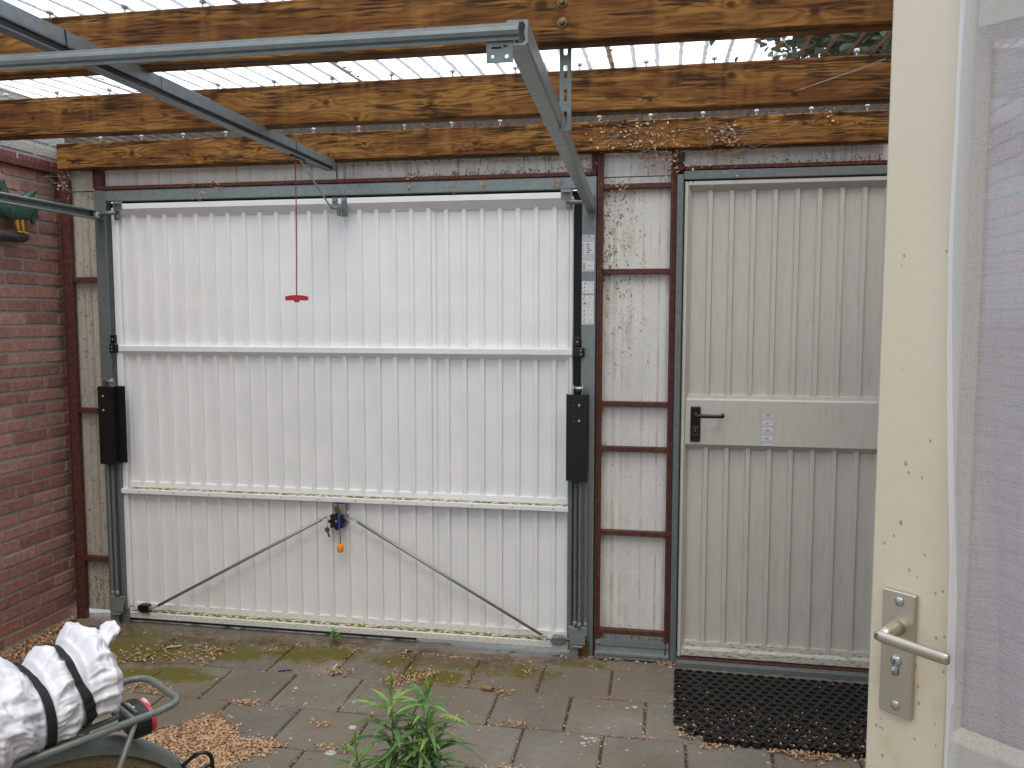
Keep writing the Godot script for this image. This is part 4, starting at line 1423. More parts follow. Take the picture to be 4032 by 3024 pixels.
# ------------------------------------------------------------------ electric opener: rail, carriage, arm, pull cord
func build_opener() -> void:
	var a := Vector3(-0.985, 2.262, 0.052)
	var e := Vector3(-0.773, 2.170, 2.25)
	var d := (e - a).normalized()
	var far := a + d * 3.0
	var o := thing("opener_rail", "grey opener rail with a black slot running over the garage door", "rail")
	var st := mb()
	var pr := PackedVector2Array([Vector2(-0.017, 0.017), Vector2(0.017, 0.017), Vector2(0.0175, -0.013), Vector2(0.0165, -0.017), Vector2(0.0115, -0.017), Vector2(0.0115, -0.0145), Vector2(0.0145, -0.012), Vector2(0.0145, 0.0145), Vector2(-0.0145, 0.0145), Vector2(-0.0145, -0.012), Vector2(-0.0115, -0.0145), Vector2(-0.0115, -0.017), Vector2(-0.0165, -0.017), Vector2(-0.0175, -0.013)])
	run_profile(st, pr, a + Vector3(0, 0.004, 0), far + Vector3(0, 0.004, 0), Vector3(1, 0, 0))
	obj("rail", st, M.track, o)
	st = mb()
	bar(st, a + d * 0.03 + Vector3(0, -0.020, 0), far + Vector3(0, -0.020, 0), 0.024, 0.0145)
	obj("belt", st, M.black, o)
	st = mb()
	bar(st, a + d * 0.03 + Vector3(0, -0.0295, 0), far + Vector3(0, -0.0295, 0), 0.030, 0.004, 0.001)
	obj("lower_lip", st, M.galv_dull, o)
	for t in [0.52, 1.30, 2.02]:
		st = mb()
		bar(st, a + d * t + Vector3(0, 0.0045, 0), a + d * (t + (0.006 if t != 1.30 else 0.30)) + Vector3(0, 0.004, 0), 0.0372, 0.0362, 0.001)
		obj("rail_joint", st, M.black if t != 1.30 else M.track, o)
	st = mb()
	bar(st, a - d * 0.045 + Vector3(0, -0.006, 0), a + d * 0.02 + Vector3(0, -0.006, 0), 0.030, 0.030, 0.002)
	bar(st, Vector3(-1.0, 2.262, 0.0505), Vector3(-0.975, 2.262, 0.0505), 0.004, 0.05, 0.001)
	obj("end_bracket", st, M.galv, o)
	# black motor head out over the yard
	st = mb()
	bar(st, far, far + d * 0.30, 0.20, 0.12, 0.02)
	obj("motor_head", st, M.black_plastic, o)
	# carriage on the rail, arm to the door, cord
	var cpos := a + d * 0.46
	var arm := thing("opener_linkage", "punched steel strip from the opener rail to the top of the garage door", "linkage")
	st = mb()
	bar(st, cpos - d * 0.08 + Vector3(0, -0.036, 0), cpos + d * 0.08 + Vector3(0, -0.036, 0), 0.012, 0.009, 0.002)
	obj("carriage", st, M.black_plastic, arm)
	var b0 := cpos + Vector3(0.004, -0.034, 0)
	var b1 := Vector3(-0.985, 2.072, 0.075)
	st = mb()
	var ad := (b1 - b0).normalized()
	bar(st, b0, b0 + ad * (b1 - b0).length() * 0.62, 0.016, 0.004, 0.001, Vector3(0.4, 0.4, 0.8))
	obj("arm_strip", st, M.galv, arm)
	st = mb()
	bar(st, b0 + ad * (b1 - b0).length() * 0.5 + Vector3(0, 0, 0.005), b1, 0.018, 0.004, 0.001, Vector3(0.4, 0.4, 0.8))
	bar(st, b1, Vector3(-0.950, 2.066, 0.055), 0.020, 0.005, 0.001, Vector3(0.2, 0.8, 0.6))
	obj("arm_strip", st, M.galv, arm)
	for k in 9:
		st = mb(true)
		disc(st, b0.lerp(b1, 0.32 + 0.07 * k) + Vector3(0.002, 0.002, 0.007), Vector3(0.4, 0.4, 0.8), 0.0028, 0.001, 8)
		obj("punched_hole", st, M.zinc, arm)
	var br := thing("opener_bracket", "two folded steel plates bolting the opener linkage to the door's top rail", "bracket")
	for x in [-0.985, -0.940]:
		st = mb()
		box(st, Vector3(x - 0.013, 2.078, 0.0125), Vector3(x + 0.013, 2.120, 0.0155), 0.001)
		if x > -0.95: box(st, Vector3(x - 0.013, 2.030, 0.0125), Vector3(x + 0.016, 2.078, 0.0145), 0.001)
		else: box(st, Vector3(x - 0.011, 2.064, 0.0155), Vector3(x + 0.014, 2.078, 0.05), 0.001)
		var q := obj("plate", st, M.galv_dull, br)
		st = mb(true)
		disc(st, Vector3(x, 2.104, 0.0155), Vector3(0, 0, 1), 0.0055, 0.005, 8)
		obj("bolt", st, M.zinc, q)
	st = mb()
	box(st, Vector3(-0.957, 2.030, 0.018), Vector3(-0.953, 2.072, 0.066), 0.001)
	obj("clevis", st, M.galv, br)
	var cord := thing("pull_cord", "red emergency release cord with a red T handle", "cord")
	var top := cpos - Vector3(0.010, 0.034, 0)
	var bot := Vector3(top.x - 0.006, 1.655, top.z)
	st = mb(true)
	tube(st, curve([top, top.lerp(bot, 0.5) + Vector3(0.002, 0, 0), bot], 6), 0.0024, 6)
	obj("cord", st, M.cord_red, cord)
	st = mb()
	var hp := PackedVector2Array()
	for k in 9:
		var u := -1.0 + 2.0 * k / 8.0
		hp.append(Vector2(u * 0.048, 0.010 - 0.006 * u * u))
	hp.append(Vector2(0.047, -0.012)); hp.append(Vector2(0.010, -0.012)); hp.append(Vector2(0.006, -0.020)); hp.append(Vector2(-0.006, -0.020)); hp.append(Vector2(-0.010, -0.012)); hp.append(Vector2(-0.047, -0.012))
	extrude(st, hp, 0.016, Transform3D(Basis(), Vector3(bot.x, 1.645, bot.z - 0.008)))
	obj("handle", st, M.red_plastic, cord)


# ------------------------------------------------------------------ the open house door at the right
func build_cream_door() -> void:
	var d := thing("cream_door", "open cream painted glazed door with aluminium lever handle", "door")
	d.transform = Transform3D(Basis(Vector3(0.7326, 0, 0.6807), Vector3.UP, Vector3(-0.6807, 0, 0.7326)), Vector3(0.865, 0, 2.373))
	# paint with scuffs and fly specks
	var w := 840
	var h := 1400
	var im := Image.create(w, h, false, Image.FORMAT_RGB8)
	var n1 := noise(501, 1.0, 4)
	for j in h:
		for i in w:
			var x := 0.84 * i / w
			var y := 2.1 * (1.0 - float(j) / h)
			if x > 0.16:
				im.set_pixel(i, j, rgb8(194, 184, 163))
				continue
			var c := Vector3(194, 184, 163) * (1.0 + 0.018 * n1.get_noise_2d(x * 6.0, y * 3.0) + 0.012 * n1.get_noise_2d(x * 60.0, y * 60.0))
			var grime := clampf((n1.get_noise_2d(x * 14.0 + 40.0, y * 9.0) + 0.4 * n1.get_noise_2d(x * 70.0, y * 40.0) - 0.18) * 1.6, 0.0, 1.0) * smoothstep(1.5, 0.9, y)
			c = c.lerp(Vector3(176, 158, 120), grime * 0.5)
			im.set_pixel(i, j, Color(c.x / 255.0, c.y / 255.0, c.z / 255.0))
	var r := RandomNumberGenerator.new()
	r.seed = 77
	for k in 260:
		var y := 0.2 + 1.5 * r.randf() * r.randf()
		var x := r.randf_range(0.004, 0.122)
		var px := Vector2(x / 0.84 * w, (1.0 - y / 2.1) * h)
		var rad := r.randf_range(0.7, 2.4)
		for a in range(-3, 4):
			for b in range(-3, 4):
				var q := Vector2i(px) + Vector2i(a, b)
				if Vector2(a, b).length() < rad and q.x >= 0 and q.x < w and q.y >= 0 and q.y < h:
					im.set_pixelv(q, im.get_pixelv(q).lerp(rgb8(104, 88, 66), r.randf_range(0.3, 0.8)))
	var cream := image_mat(im, 0.42)
	var uvm := func(p: Vector3) -> Vector2: return Vector2(p.x / 0.84, 1.0 - p.y / 2.1)
	var slab := func(called: String, lo: Vector3, hi: Vector3, bev: float) -> void:
		var st := mb()
		var pts := [Vector3(lo.x + bev, lo.y + bev, hi.z), Vector3(hi.x - bev, lo.y + bev, hi.z), Vector3(hi.x - bev, hi.y - bev, hi.z), Vector3(lo.x + bev, hi.y - bev, hi.z)]
		var edge := [Vector3(lo.x, lo.y, hi.z - bev), Vector3(hi.x, lo.y, hi.z - bev), Vector3(hi.x, hi.y, hi.z - bev), Vector3(lo.x, hi.y, hi.z - bev)]
		face(st, pts, Vector3(0, 0, 1), pts.map(uvm))
		for k in 4:
			var q := [pts[k], pts[(k + 1) % 4], edge[(k + 1) % 4], edge[k]]
			var out: Vector3 = (q[0] + q[1]) / 2 - (lo + hi) / 2
			face(st, q, Vector3(out.x, out.y, 0).normalized() + Vector3(0, 0, 1), q.map(uvm))
			var s := [edge[k], edge[(k + 1) % 4], Vector3(edge[(k + 1) % 4].x, edge[(k + 1) % 4].y, lo.z), Vector3(edge[k].x, edge[k].y, lo.z)]
			face(st, s, Vector3(out.x, out.y, 0), s.map(uvm))
		var back := pts.map(func(p): return Vector3(p.x, p.y, lo.z))
		face(st, back, Vector3(0, 0, -1), back.map(uvm))
		obj(called, st, cream, d)
	slab.call("stile", Vector3(0, 0.055, -0.052), Vector3(0.125, 2.095, 0), 0.003)
	slab.call("stile", Vector3(0.705, 0.055, -0.052), Vector3(0.83, 2.095, 0), 0.003)
	slab.call("bottom_panel", Vector3(0.1255, 0.055, -0.052), Vector3(0.7045, 0.944, -0.0005), 0.002)
	slab.call("top_rail", Vector3(0.1255, 1.97, -0.052), Vector3(0.7045, 2.095, -0.0005), 0.002)
	# glazing beads
	var st := mb()
	for e in [[Vector3(0.1255, 0.9445, -0.002), Vector3(0.7045, 0.9445, -0.002), Vector3(0.693, 0.960, -0.020), Vector3(0.137, 0.960, -0.020), Vector3(0, 1, 0.6)], [Vector3(0.1255, 1.9695, -0.002), Vector3(0.7045, 1.9695, -0.002), Vector3(0.693, 1.954, -0.020), Vector3(0.137, 1.954, -0.020), Vector3(0, -1, 0.6)], [Vector3(0.1255, 0.9445, -0.002), Vector3(0.1255, 1.9695, -0.002), Vector3(0.137, 1.954, -0.020), Vector3(0.137, 0.960, -0.020), Vector3(1, 0, 0.6)], [Vector3(0.7045, 0.9445, -0.002), Vector3(0.7045, 1.9695, -0.002), Vector3(0.693, 1.954, -0.020), Vector3(0.693, 0.960, -0.020), Vector3(-1, 0, 0.6)]]:
		face(st, [e[0], e[1], e[2], e[3]], e[4])
	obj("glazing_bead", st, mottled(noise(503, 0.05, 4), [rgb8(150, 140, 120), rgb8(192, 183, 162), rgb8(203, 194, 172)], [0.15, 0.35, 0.8], 0.2, 0.5), d)
	var glass := plain(rgb8(210, 224, 222, 0.10), 0.04)
	glass.transparency = BaseMaterial3D.TRANSPARENCY_ALPHA
	st = mb()
	box(st, Vector3(0.1265, 0.946, -0.030), Vector3(0.7035, 1.968, -0.026))
	obj("glass_pane", st, glass, d)
	# aluminium handle
	st = mb()
	box(st, Vector3(0.0248, 0.9535, 0.0), Vector3(0.0765, 1.1495, 0.0095), 0.0018)
	var plate := obj("handle_plate", st, M.aluminium, d)
	for y in [1.1345, 0.9695]:
		st = mb(true)
		disc(st, Vector3(0.0520, y, 0.0095), Vector3(0, 0, 1), 0.0072, 0.0024, 16)
		obj("screw", st, M.zinc, plate)
		st = mb()
		box(st, Vector3(0.0460, y - 0.0008, 0.0112), Vector3(0.0580, y + 0.0008, 0.0122), 0.0, Transform3D(Basis(), Vector3.ZERO))
		obj("screw_slot", st, M.steel, plate)
	st = mb(true)
	tube(st, [Vector3(0.050, 1.093, 0.009), Vector3(0.050, 1.093, 0.022), Vector3(0.050, 1.0915, 0.040), Vector3(0.050, 1.0895, 0.050)], [0.0125, 0.0115, 0.0098, 0.0090], 18)
	obj("handle_neck", st, M.aluminium, plate)
	st = mb(true)
	var rings := []
	for k in 15:
		var t := k / 14.0
		var x := lerpf(0.0395, 0.1525, t)
		var hh := 0.0085 if t > 0.02 else 0.006
		if t > 0.98: hh = 0.0072
		var zz := 0.052 + 0.007 * t * t
		var yy := 1.0885 - 0.0012 * sin(PI * t)
		var ring := []
		for q in 12:
			var a := TAU * q / 12.0
			var cx := signf(cos(a)) * pow(absf(cos(a)), 0.55)
			var sy := signf(sin(a)) * pow(absf(sin(a)), 0.55)
			ring.append(Vector3(x, yy + sy * hh, zz + cx * 0.0048))
		rings.append(ring)
	for k in 14:
		for q in 12:
			face(st, [rings[k][q], rings[k][(q + 1) % 12], rings[k + 1][(q + 1) % 12], rings[k + 1][q]], rings[k][q] - Vector3(rings[k][q].x, 1.0885, 0.054))
	for e in [0, 14]:
		face(st, rings[e], Vector3(-1 if e == 0 else 1, 0, 0))
	obj("lever", st, M.aluminium, plate)
	st = mb(true)
	disc(st, Vector3(0.0505, 1.0405, 0.0095), Vector3(0, 0, 1), 0.0085, 0.0042, 18)
	tube(st, [Vector3(0.0505, 1.033, 0.0122), Vector3(0.0505, 1.019, 0.0122)], 0.0048, 10)
	var cyl := obj("lock_cylinder", st, M.zinc, plate)
	st = mb()
	box(st, Vector3(0.0497, 1.0370, 0.0130), Vector3(0.0513, 1.0445, 0.0142))
	obj("keyhole", st, M.black_plastic, cyl)
	# net curtain: a thing of its own, hung on the door
	var cu := thing("net_curtain", "sheer white net curtain hanging over the glass of the cream door", "curtain")
	cu.transform = d.transform
	var cw := 256
	var cim := Image.create(cw, cw, false, Image.FORMAT_RGBA8)
	var rr := RandomNumberGenerator.new()
	rr.seed = 9
	for j in cw:
		var thread := rr.randf_range(-0.10, 0.10)
		for i in cw:
			var a := 0.46 + thread + (0.13 if (i / 3 + j / 2) % 2 == 0 else -0.11) + rr.randf_range(-0.16, 0.16)
			cim.set_pixel(i, j, Color(0.70, 0.70, 0.72, clampf(a, 0.1, 0.95)))
	var net := image_mat(cim, 0.9)
	net.transparency = BaseMaterial3D.TRANSPARENCY_ALPHA
	net.backlight_enabled = true
	net.backlight = Color(0.2, 0.2, 0.2)
	net.cull_mode = BaseMaterial3D.CULL_DISABLED
	st = mb(true)
	var nx := 110
	var ny := 44
	var n2 := noise(505, 1.0, 3)
	var cp := func(i: int, j: int) -> Vector3:
		var y := 2.03 - 1.52 * j / ny
		var t := float(i) / nx
		var left := 0.110 + 0.024 * smoothstep(1.7, 1.05, y) + 0.003 * n2.get_noise_2d(y * 3.0, 1.0)
		var x := lerpf(left, 0.735, t)
		var ph := t * 46.0 + 1.6 * n2.get_noise_2d(t * 3.0, y * 0.7)
		var amp := 0.0065 + 0.003 * n2.get_noise_2d(t * 4.0 + 9.0, y)
		var z := 0.014 + amp * sin(ph) + 0.002 * sin(ph * 2.3 + y)
		return Vector3(x, y, z)
	for i in nx:
		for j in ny:
			var q := [cp.call(i, j), cp.call(i + 1, j), cp.call(i + 1, j + 1), cp.call(i, j + 1)]
			face(st, q, Vector3(0, 0, 1), q.map(func(p): return Vector2(p.x / 0.17, p.y / 0.17)))
	obj("net", st, net, cu)
	st = mb(true)
	for j in ny:
		var a: Vector3 = cp.call(0, j)
		var b: Vector3 = cp.call(0, j + 1)
		for k in 3:
			var o0 := Vector3(0.0035 * k, 0, 0.0007 * (1.0 - k))
			var o1 := Vector3(0.0035 * (k + 1), 0, 0.0007 * (1.0 - (k + 1)))
			face(st, [a + o0 + Vector3(-0.001, 0, 0.001), a + o1 + Vector3(-0.001, 0, 0.001), b + o1 + Vector3(-0.001, 0, 0.001), b + o0 + Vector3(-0.001, 0, 0.001)], Vector3(0, 0, 1))
	var hem := plain(rgb8(206, 206, 208, 0.6), 0.9)
	hem.transparency = BaseMaterial3D.TRANSPARENCY_ALPHA
	obj("hem", st, hem, cu)
	st = mb(true)
	tube(st, [Vector3(0.10, 2.034, 0.014), Vector3(0.74, 2.034, 0.014)], 0.004, 8)
	obj("rod", st, M.zinc, cu)


# ------------------------------------------------------------------ bicycle (its front is out of the picture)
const BIKE := Transform3D(Basis(Vector3(-0.546, 0, 0.838), Vector3(0, 1, 0), Vector3(-0.838, 0, -0.546)), Vector3(-0.597, 0, 2.222))


func wheel(o: Node3D, c: Vector3, r: float) -> void:
	var ring := func(rad: float, thick: float, seg: int) -> SurfaceTool:
		var st := mb(true)
		var pts := []
		for k in 73:
			var a := TAU * k / 72.0
			pts.append(c + Vector3(cos(a), sin(a), 0) * rad)
		tube(st, pts, thick, seg, false)
		return st
	var w := Node3D.new()
	w.name = "wheel"
	o.add_child(w, true)
	obj("tyre", ring.call(r - 0.024, 0.024, 12), M.tyre, w)
	obj("rim", ring.call(r - 0.052, 0.013, 8), M.steel, w)
	var st := mb(true)
	tube(st, [c - Vector3(0, 0, 0.045), c + Vector3(0, 0, 0.045)], 0.02, 10)
	obj("hub", st, M.steel, w)
	st = mb(true)
	for k in 28:
		var a := TAU * k / 28.0
		tube(st, [c + Vector3(cos(a + 0.5) * 0.02, sin(a + 0.5) * 0.02, 0.03 * (1 if k % 2 else -1)), c + Vector3(cos(a), sin(a), 0) * (r - 0.058)], 0.001, 4, false)
	obj("spokes", st, M.steel, w)


func build_bicycle() -> void:
	var b := thing("bicycle", "grey bicycle with a tubular rear carrier, standing by the plastic bundle", "bicycle")
	b.transform = BIKE
	var c := Vector3(0.150, 0.345, 0)
	var f := Vector3(1.26, 0.345, 0)
	wheel(b, c, 0.345)
	wheel(b, f, 0.345)
	# rear mudguard: a wide shallow arch
	var st := mb(true)
	var n := 44
	var sect := [Vector2(-0.034, -0.020), Vector2(-0.032, -0.006), Vector2(-0.024, 0.003), Vector2(-0.012, 0.007), Vector2(0, 0.008), Vector2(0.012, 0.007), Vector2(0.024, 0.003), Vector2(0.032, -0.006), Vector2(0.034, -0.020)]
	var gp := func(k: int, s: int) -> Vector3:
		var a := deg_to_rad(lerpf(22.0, 206.0, float(k) / n))
		var rr: float = 0.360 + sect[s].y
		return c + Vector3(cos(a) * rr, sin(a) * rr, sect[s].x)
	for k in n:
		for s in 8:
			face(st, [gp.call(k, s), gp.call(k + 1, s), gp.call(k + 1, s + 1), gp.call(k, s + 1)], gp.call(k, s) - c)
	var guard := obj("mudguard", st, M.bike, b)
	var si := Image.create(24, 24, false, Image.FORMAT_RGB8)
	si.fill(rgb8(206, 210, 216))
	si.fill_rect(Rect2i(2, 2, 8, 8), rgb8(70, 120, 180))
	si.fill_rect(Rect2i(10, 8, 6, 12), rgb8(196, 60, 56))
	st = mb()
	var sp := []
	for e in [[0, 0], [1, 0], [1, 1], [0, 1]]:
		var a := deg_to_rad(138.0 + 6.0 * e[0])
		sp.append(c + Vector3(cos(a), sin(a), 0) * (0.3665 - 0.0045 * (1 - e[1])) + Vector3(0, 0, -0.029 + 0.022 * e[1]))
	face(st, sp, Vector3(-1, 0.6, -0.6), [Vector2(0, 1), Vector2(1, 1), Vector2(1, 0), Vector2(0, 0)])
	obj("sticker", st, image_mat(si, 0.5), guard)
	# carrier
	var carrier := Node3D.new()
	carrier.name = "carrier"
	b.add_child(carrier)
	var tb := func(called: String, pts: Array, r: float, m: Material) -> void:
		var t := mb(true)
		tube(t, pts, r, 10)
		obj(called, t, m, carrier)
	var y := 0.75
	var loop := [Vector3(0.52, y - 0.02, 0.098), Vector3(0.02, y, 0.100), Vector3(-0.045, y, 0.097)]
	for k in 7:
		var a := PI / 2 + PI / 2 * k / 6.0
		loop.append(Vector3(-0.062 + 0.038 * cos(a), y + 0.002, 0.058 + 0.038 * sin(a)))
	for k in 7:
		var a := PI + PI / 2 * k / 6.0
		loop.append(Vector3(-0.062 + 0.038 * cos(a), y + 0.002, -0.058 + 0.038 * sin(a)))
	loop.append_array([Vector3(-0.045, y, -0.097), Vector3(0.02, y, -0.100), Vector3(0.52, y - 0.02, -0.098)])
	tb.call("loop", loop, 0.0074, M.bike)
	tb.call("crossbar", [Vector3(0.002, y, 0.1), Vector3(0.002, y, -0.1)], 0.0056, M.bike)
	for z in [0.034, -0.034]:
		tb.call("inner_rail", curve([Vector3(0.002, y - 0.002, z), Vector3(0.02, y - 0.004, z), Vector3(0.05, y - 0.012, z * 1.2), Vector3(0.5, y - 0.03, z * 1.2)], 5), 0.0056, M.bike)
	tb.call("light_bracket", [Vector3(-0.004, y - 0.002, 0.050), Vector3(-0.034, y - 0.004, 0.050)], 0.0026, M.zinc)
	tb.call("light_bracket", [Vector3(-0.018, y - 0.004, 0.070), Vector3(-0.018, y - 0.004, -0.060)], 0.0028, M.bike)
	for z in [0.098, -0.098]:
		tb.call("stay", [Vector3(0.000, y - 0.004, z), Vector3(0.145, 0.36, z * 0.72)], 0.0058, M.bike)
	# rear light
	var li := Node3D.new()
	li.name = "rear_light"
	b.add_child(li)
	st = mb()
	var body := PackedVector2Array()
	for k in 20:
		var a := TAU * k / 20.0
		body.append(Vector2(0.056 * signf(cos(a)) * pow(absf(cos(a)), 0.7), 0.032 * signf(sin(a)) * pow(absf(sin(a)), 0.8)))
	extrude(st, body, 0.030, Transform3D(Basis(Vector3(0, 0, 1), Vector3(0, 1, 0), Vector3(-1, 0, 0)), Vector3(-0.020, 0.708, -0.004)))
	obj("housing", st, M.black_plastic, li)
	var red := plain(rgb8(190, 24, 30), 0.15)
	red.clearcoat_enabled = true
	st = mb()
	var lens := PackedVector2Array()
	for p in body: lens.append(p * Vector2(0.95, 0.88))
	extrude(st, lens, 0.010, Transform3D(Basis(Vector3(0, 0, 1), Vector3(0, 1, 0), Vector3(-1, 0, 0)), Vector3(-0.0505, 0.708, -0.004)))
	obj("red_lens", st, red, li)
	st = mb(true)
	disc(st, Vector3(-0.060, 0.722, 0.006), Vector3(-1, 0.25, 0), 0.019, 0.010, 14)
	obj("clear_lens", st, plain(rgb8(226, 190, 188), 0.15), li)
	st = mb()
	face(st, [Vector3(-0.0245, 0.7405, 0.010), Vector3(-0.0245, 0.7405, -0.008), Vector3(-0.0285, 0.7405, -0.008), Vector3(-0.0285, 0.7405, 0.010)], Vector3.UP)
	face(st, [Vector3(-0.0225, 0.7405, -0.012), Vector3(-0.0225, 0.7405, -0.022), Vector3(-0.0305, 0.7405, -0.022), Vector3(-0.0305, 0.7405, -0.012)], Vector3.UP)
	obj("white_mark", st, plain(rgb8(200, 202, 204), 0.5), li)
	# black wire stand behind the wheel
	st = mb(true)
	tube(st, curve([Vector3(-0.125, 0.575, -0.03), Vector3(-0.150, 0.600, -0.05), Vector3(-0.172, 0.595, -0.06), Vector3(-0.180, 0.560, -0.06), Vector3(-0.178, 0.46, -0.055)], 5), 0.0045, 8)
	tube(st, [Vector3(-0.12, 0.545, -0.03), Vector3(-0.178, 0.570, -0.06)], 0.0045, 8)
	obj("wire_guard", st, M.black_plastic, b)
	# frame, saddle, bars: simple, beyond the picture
	st = mb(true)
	var bb := Vector3(0.60, 0.30, 0)
	var seat := Vector3(0.46, 0.86, 0)
	var head := Vector3(1.10, 0.88, 0)
	for p in [[bb, seat, 0.016], [bb, head - Vector3(-0.03, 0.12, 0), 0.018], [head + Vector3(0.045, -0.15, 0), head + Vector3(-0.03, 0.12, 0), 0.018], [head + Vector3(0.045, -0.15, 0), f + Vector3(0, 0, 0.05), 0.012], [head + Vector3(0.045, -0.15, 0), f - Vector3(0, 0, 0.05), 0.012], [c + Vector3(0, 0, 0.06), bb, 0.010], [c - Vector3(0, 0, 0.06), bb, 0.010], [c + Vector3(0, 0, 0.06), bb.lerp(seat, 0.8), 0.009], [c - Vector3(0, 0, 0.06), bb.lerp(seat, 0.8), 0.009]]:
		tube(st, [p[0], p[1]], p[2], 10)
	obj("frame", st, M.bike, b)
	st = mb(true)
	tube(st, curve([head + Vector3(-0.03, 0.12, 0), head + Vector3(-0.06, 0.2, 0.0), head + Vector3(-0.06, 0.22, 0.25), head + Vector3(-0.26, 0.2, 0.31)], 6), 0.011, 8)
	tube(st, curve([head + Vector3(-0.06, 0.2, 0.0), head + Vector3(-0.06, 0.22, -0.25), head + Vector3(-0.26, 0.2, -0.31)], 6), 0.011, 8)
	obj("handlebar", st, M.steel, b)


# ------------------------------------------------------------------ white plastic bundle strapped to the carrier
func build_bag() -> void:
	var o := thing("plastic_bundle", "crumpled white plastic bag bundle on the bicycle carrier", "bag")
	o.transform = BIKE
	var n1 := noise(601, 1.0, 3)
	var n2 := noise(602, 1.0, 1)
	var n3 := noise(603, 1.0, 1)
	var prof := [[0.008, 0.0, 0.82], [0.013, 0.5, 0.82], [0.022, 0.80, 0.825], [0.040, 0.98, 0.832], [0.062, 0.99, 0.832], [0.082, 0.86, 0.822], [0.092, 0.79, 0.812], [0.103, 0.86, 0.812], [0.126, 0.94, 0.812], [0.146, 0.86, 0.802], [0.158, 0.78, 0.795], [0.170, 0.86, 0.797], [0.21, 1.04, 0.807], [0.28, 1.16, 0.815], [0.38, 1.16, 0.82], [0.50, 1.0, 0.82], [0.58, 0.7, 0.82], [0.62, 0.0, 0.82]]
	var at := func(x: float) -> Vector2:
		for i in prof.size() - 1:
			if x <= prof[i + 1][0]:
				var t: float = smoothstep(0.0, 1.0, (x - prof[i][0]) / (prof[i + 1][0] - prof[i][0])) if i > 2 else (x - prof[i][0]) / (prof[i + 1][0] - prof[i][0])
				return Vector2(lerpf(prof[i][1], prof[i + 1][1], t), lerpf(prof[i][2], prof[i + 1][2], t))
		return Vector2(0, 0.82)
	var pt := func(x: float, ph: float, lift := 0.0) -> Vector3:
		var s: Vector2 = at.call(x)
		var cs := cos(ph)
		var sn := sin(ph)
		# pleats that run into the straps
		var g := 0.0
		var calm := 1.0
		for xs in [0.092, 0.158]:
			var fall := exp(-absf(x - xs) / 0.030)
			calm = minf(calm, smoothstep(0.005, 0.022, absf(x - xs)))
			var pleat := n2.get_noise_2d(ph * 5.5, xs * 90.0 + signf(x - xs) * 9.0) 
			g += fall * (absf(pleat) - 0.2) * 0.016
		var u := Vector2(cs * 0.15, sn * 0.15)
		var crease := 0.6 - absf(n2.get_noise_3d(u.x * 12.0, u.y * 12.0, x * 9.0)) * 2.4
		var crease2 := 0.5 - absf(n3.get_noise_3d(u.x * 27.0 + 7.0, u.y * 27.0, x * 19.0 + crease)) * 2.2
		var lump := n1.get_noise_3d(u.x * 6.0 + 30.0, u.y * 6.0, x * 7.0)
		var r := s.x * (1.0 + 0.10 * lump) + (0.0 if s.x < 0.05 else (0.070 * crease + 0.034 * crease2) * calm + g * 7.0 * calm) * smoothstep(0.0, 0.6, s.x)
		var a := 0.136
		var b := 0.098
		# heavier below, drawn down on the near side
		var y := s.y + (b * r) * (sn if sn > 0 else sn * 0.95) + lift * sn
		y = maxf(y, 0.752) if absf(cs) < 0.72 else y
		return Vector3(x, y, -(a * r) * cs * (1.0 if cs > 0 else 1.0) + 0.01 - lift * cs)
	var nx := 230
	var nf := 170
	var st := mb(true)
	var rows := []
	for i in nx + 1:
		var t := float(i) / nx
		var x := 0.008 + 0.612 * (t * 0.55 + 0.45 * t * t)
		var row := []
		for k in nf:
			row.append(pt.call(x, TAU * k / nf))
		rows.append(row)
	for i in nx:
		for k in nf:
			var k2 := (k + 1) % nf
			tri(st, rows[i][k], rows[i][k2], rows[i + 1][k2])
			tri(st, rows[i][k], rows[i + 1][k2], rows[i + 1][k])
	# the knotted tip that sticks up behind
	var ear := []
	for i in 15:
		var t := i / 14.0
		var c := Vector3(0.064 - 0.056 * t, 0.868 + 0.057 * t, -0.012 - 0.006 * t)
		var ring := []
		for k in 24:
			var a := TAU * k / 24.0
			var rr := lerpf(0.052, 0.012, pow(t, 0.6)) * (1.0 + 0.22 * sin(a * 5.0 + t * 3.0)) + (0.008 if t > 0.8 else 0.0)
			ring.append(c + Vector3(sin(a) * rr * 0.35, cos(a) * rr * 0.75, sin(a) * rr))
		ear.append(ring)
	for i in 14:
		for k in 24:
			var k2 := (k + 1) % 24
			tri(st, ear[i][k], ear[i][k2], ear[i + 1][k2])
			tri(st, ear[i][k], ear[i + 1][k2], ear[i + 1][k])
	for k in range(1, 23):
		tri(st, ear[14][0], ear[14][k], ear[14][k + 1])
	var film := plain(rgb8(212, 213, 220), 0.36)
	obj("white_film", st, film, o)
	for q in [[0.092, "black strap round the rear of the white bundle, next to the knotted tip"], [0.158, "black strap round the white bundle, further from the knotted tip"]]:
		var s := thing("strap", q[1], "strap", Vector3.ZERO, "straps round the bundle")
		s.transform = BIKE
		st = mb(true)
		var w := 0.0085
		for k in 96:
			var quad := []
			for e in [[0, -1], [1, -1], [1, 1], [0, 1]]:
				var ph: float = TAU * (k + e[0]) / 96.0
				var sh := 0.004 * sin(ph * 2.0 + q[0] * 60.0) + 0.012 * sin(ph)
				quad.append(pt.call(q[0] + sh + w * e[1], ph, 0.0055))
			face(st, quad, Vector3(0, quad[0].y - 0.81, quad[0].z))
		obj("webbing", st, M.strap, s)


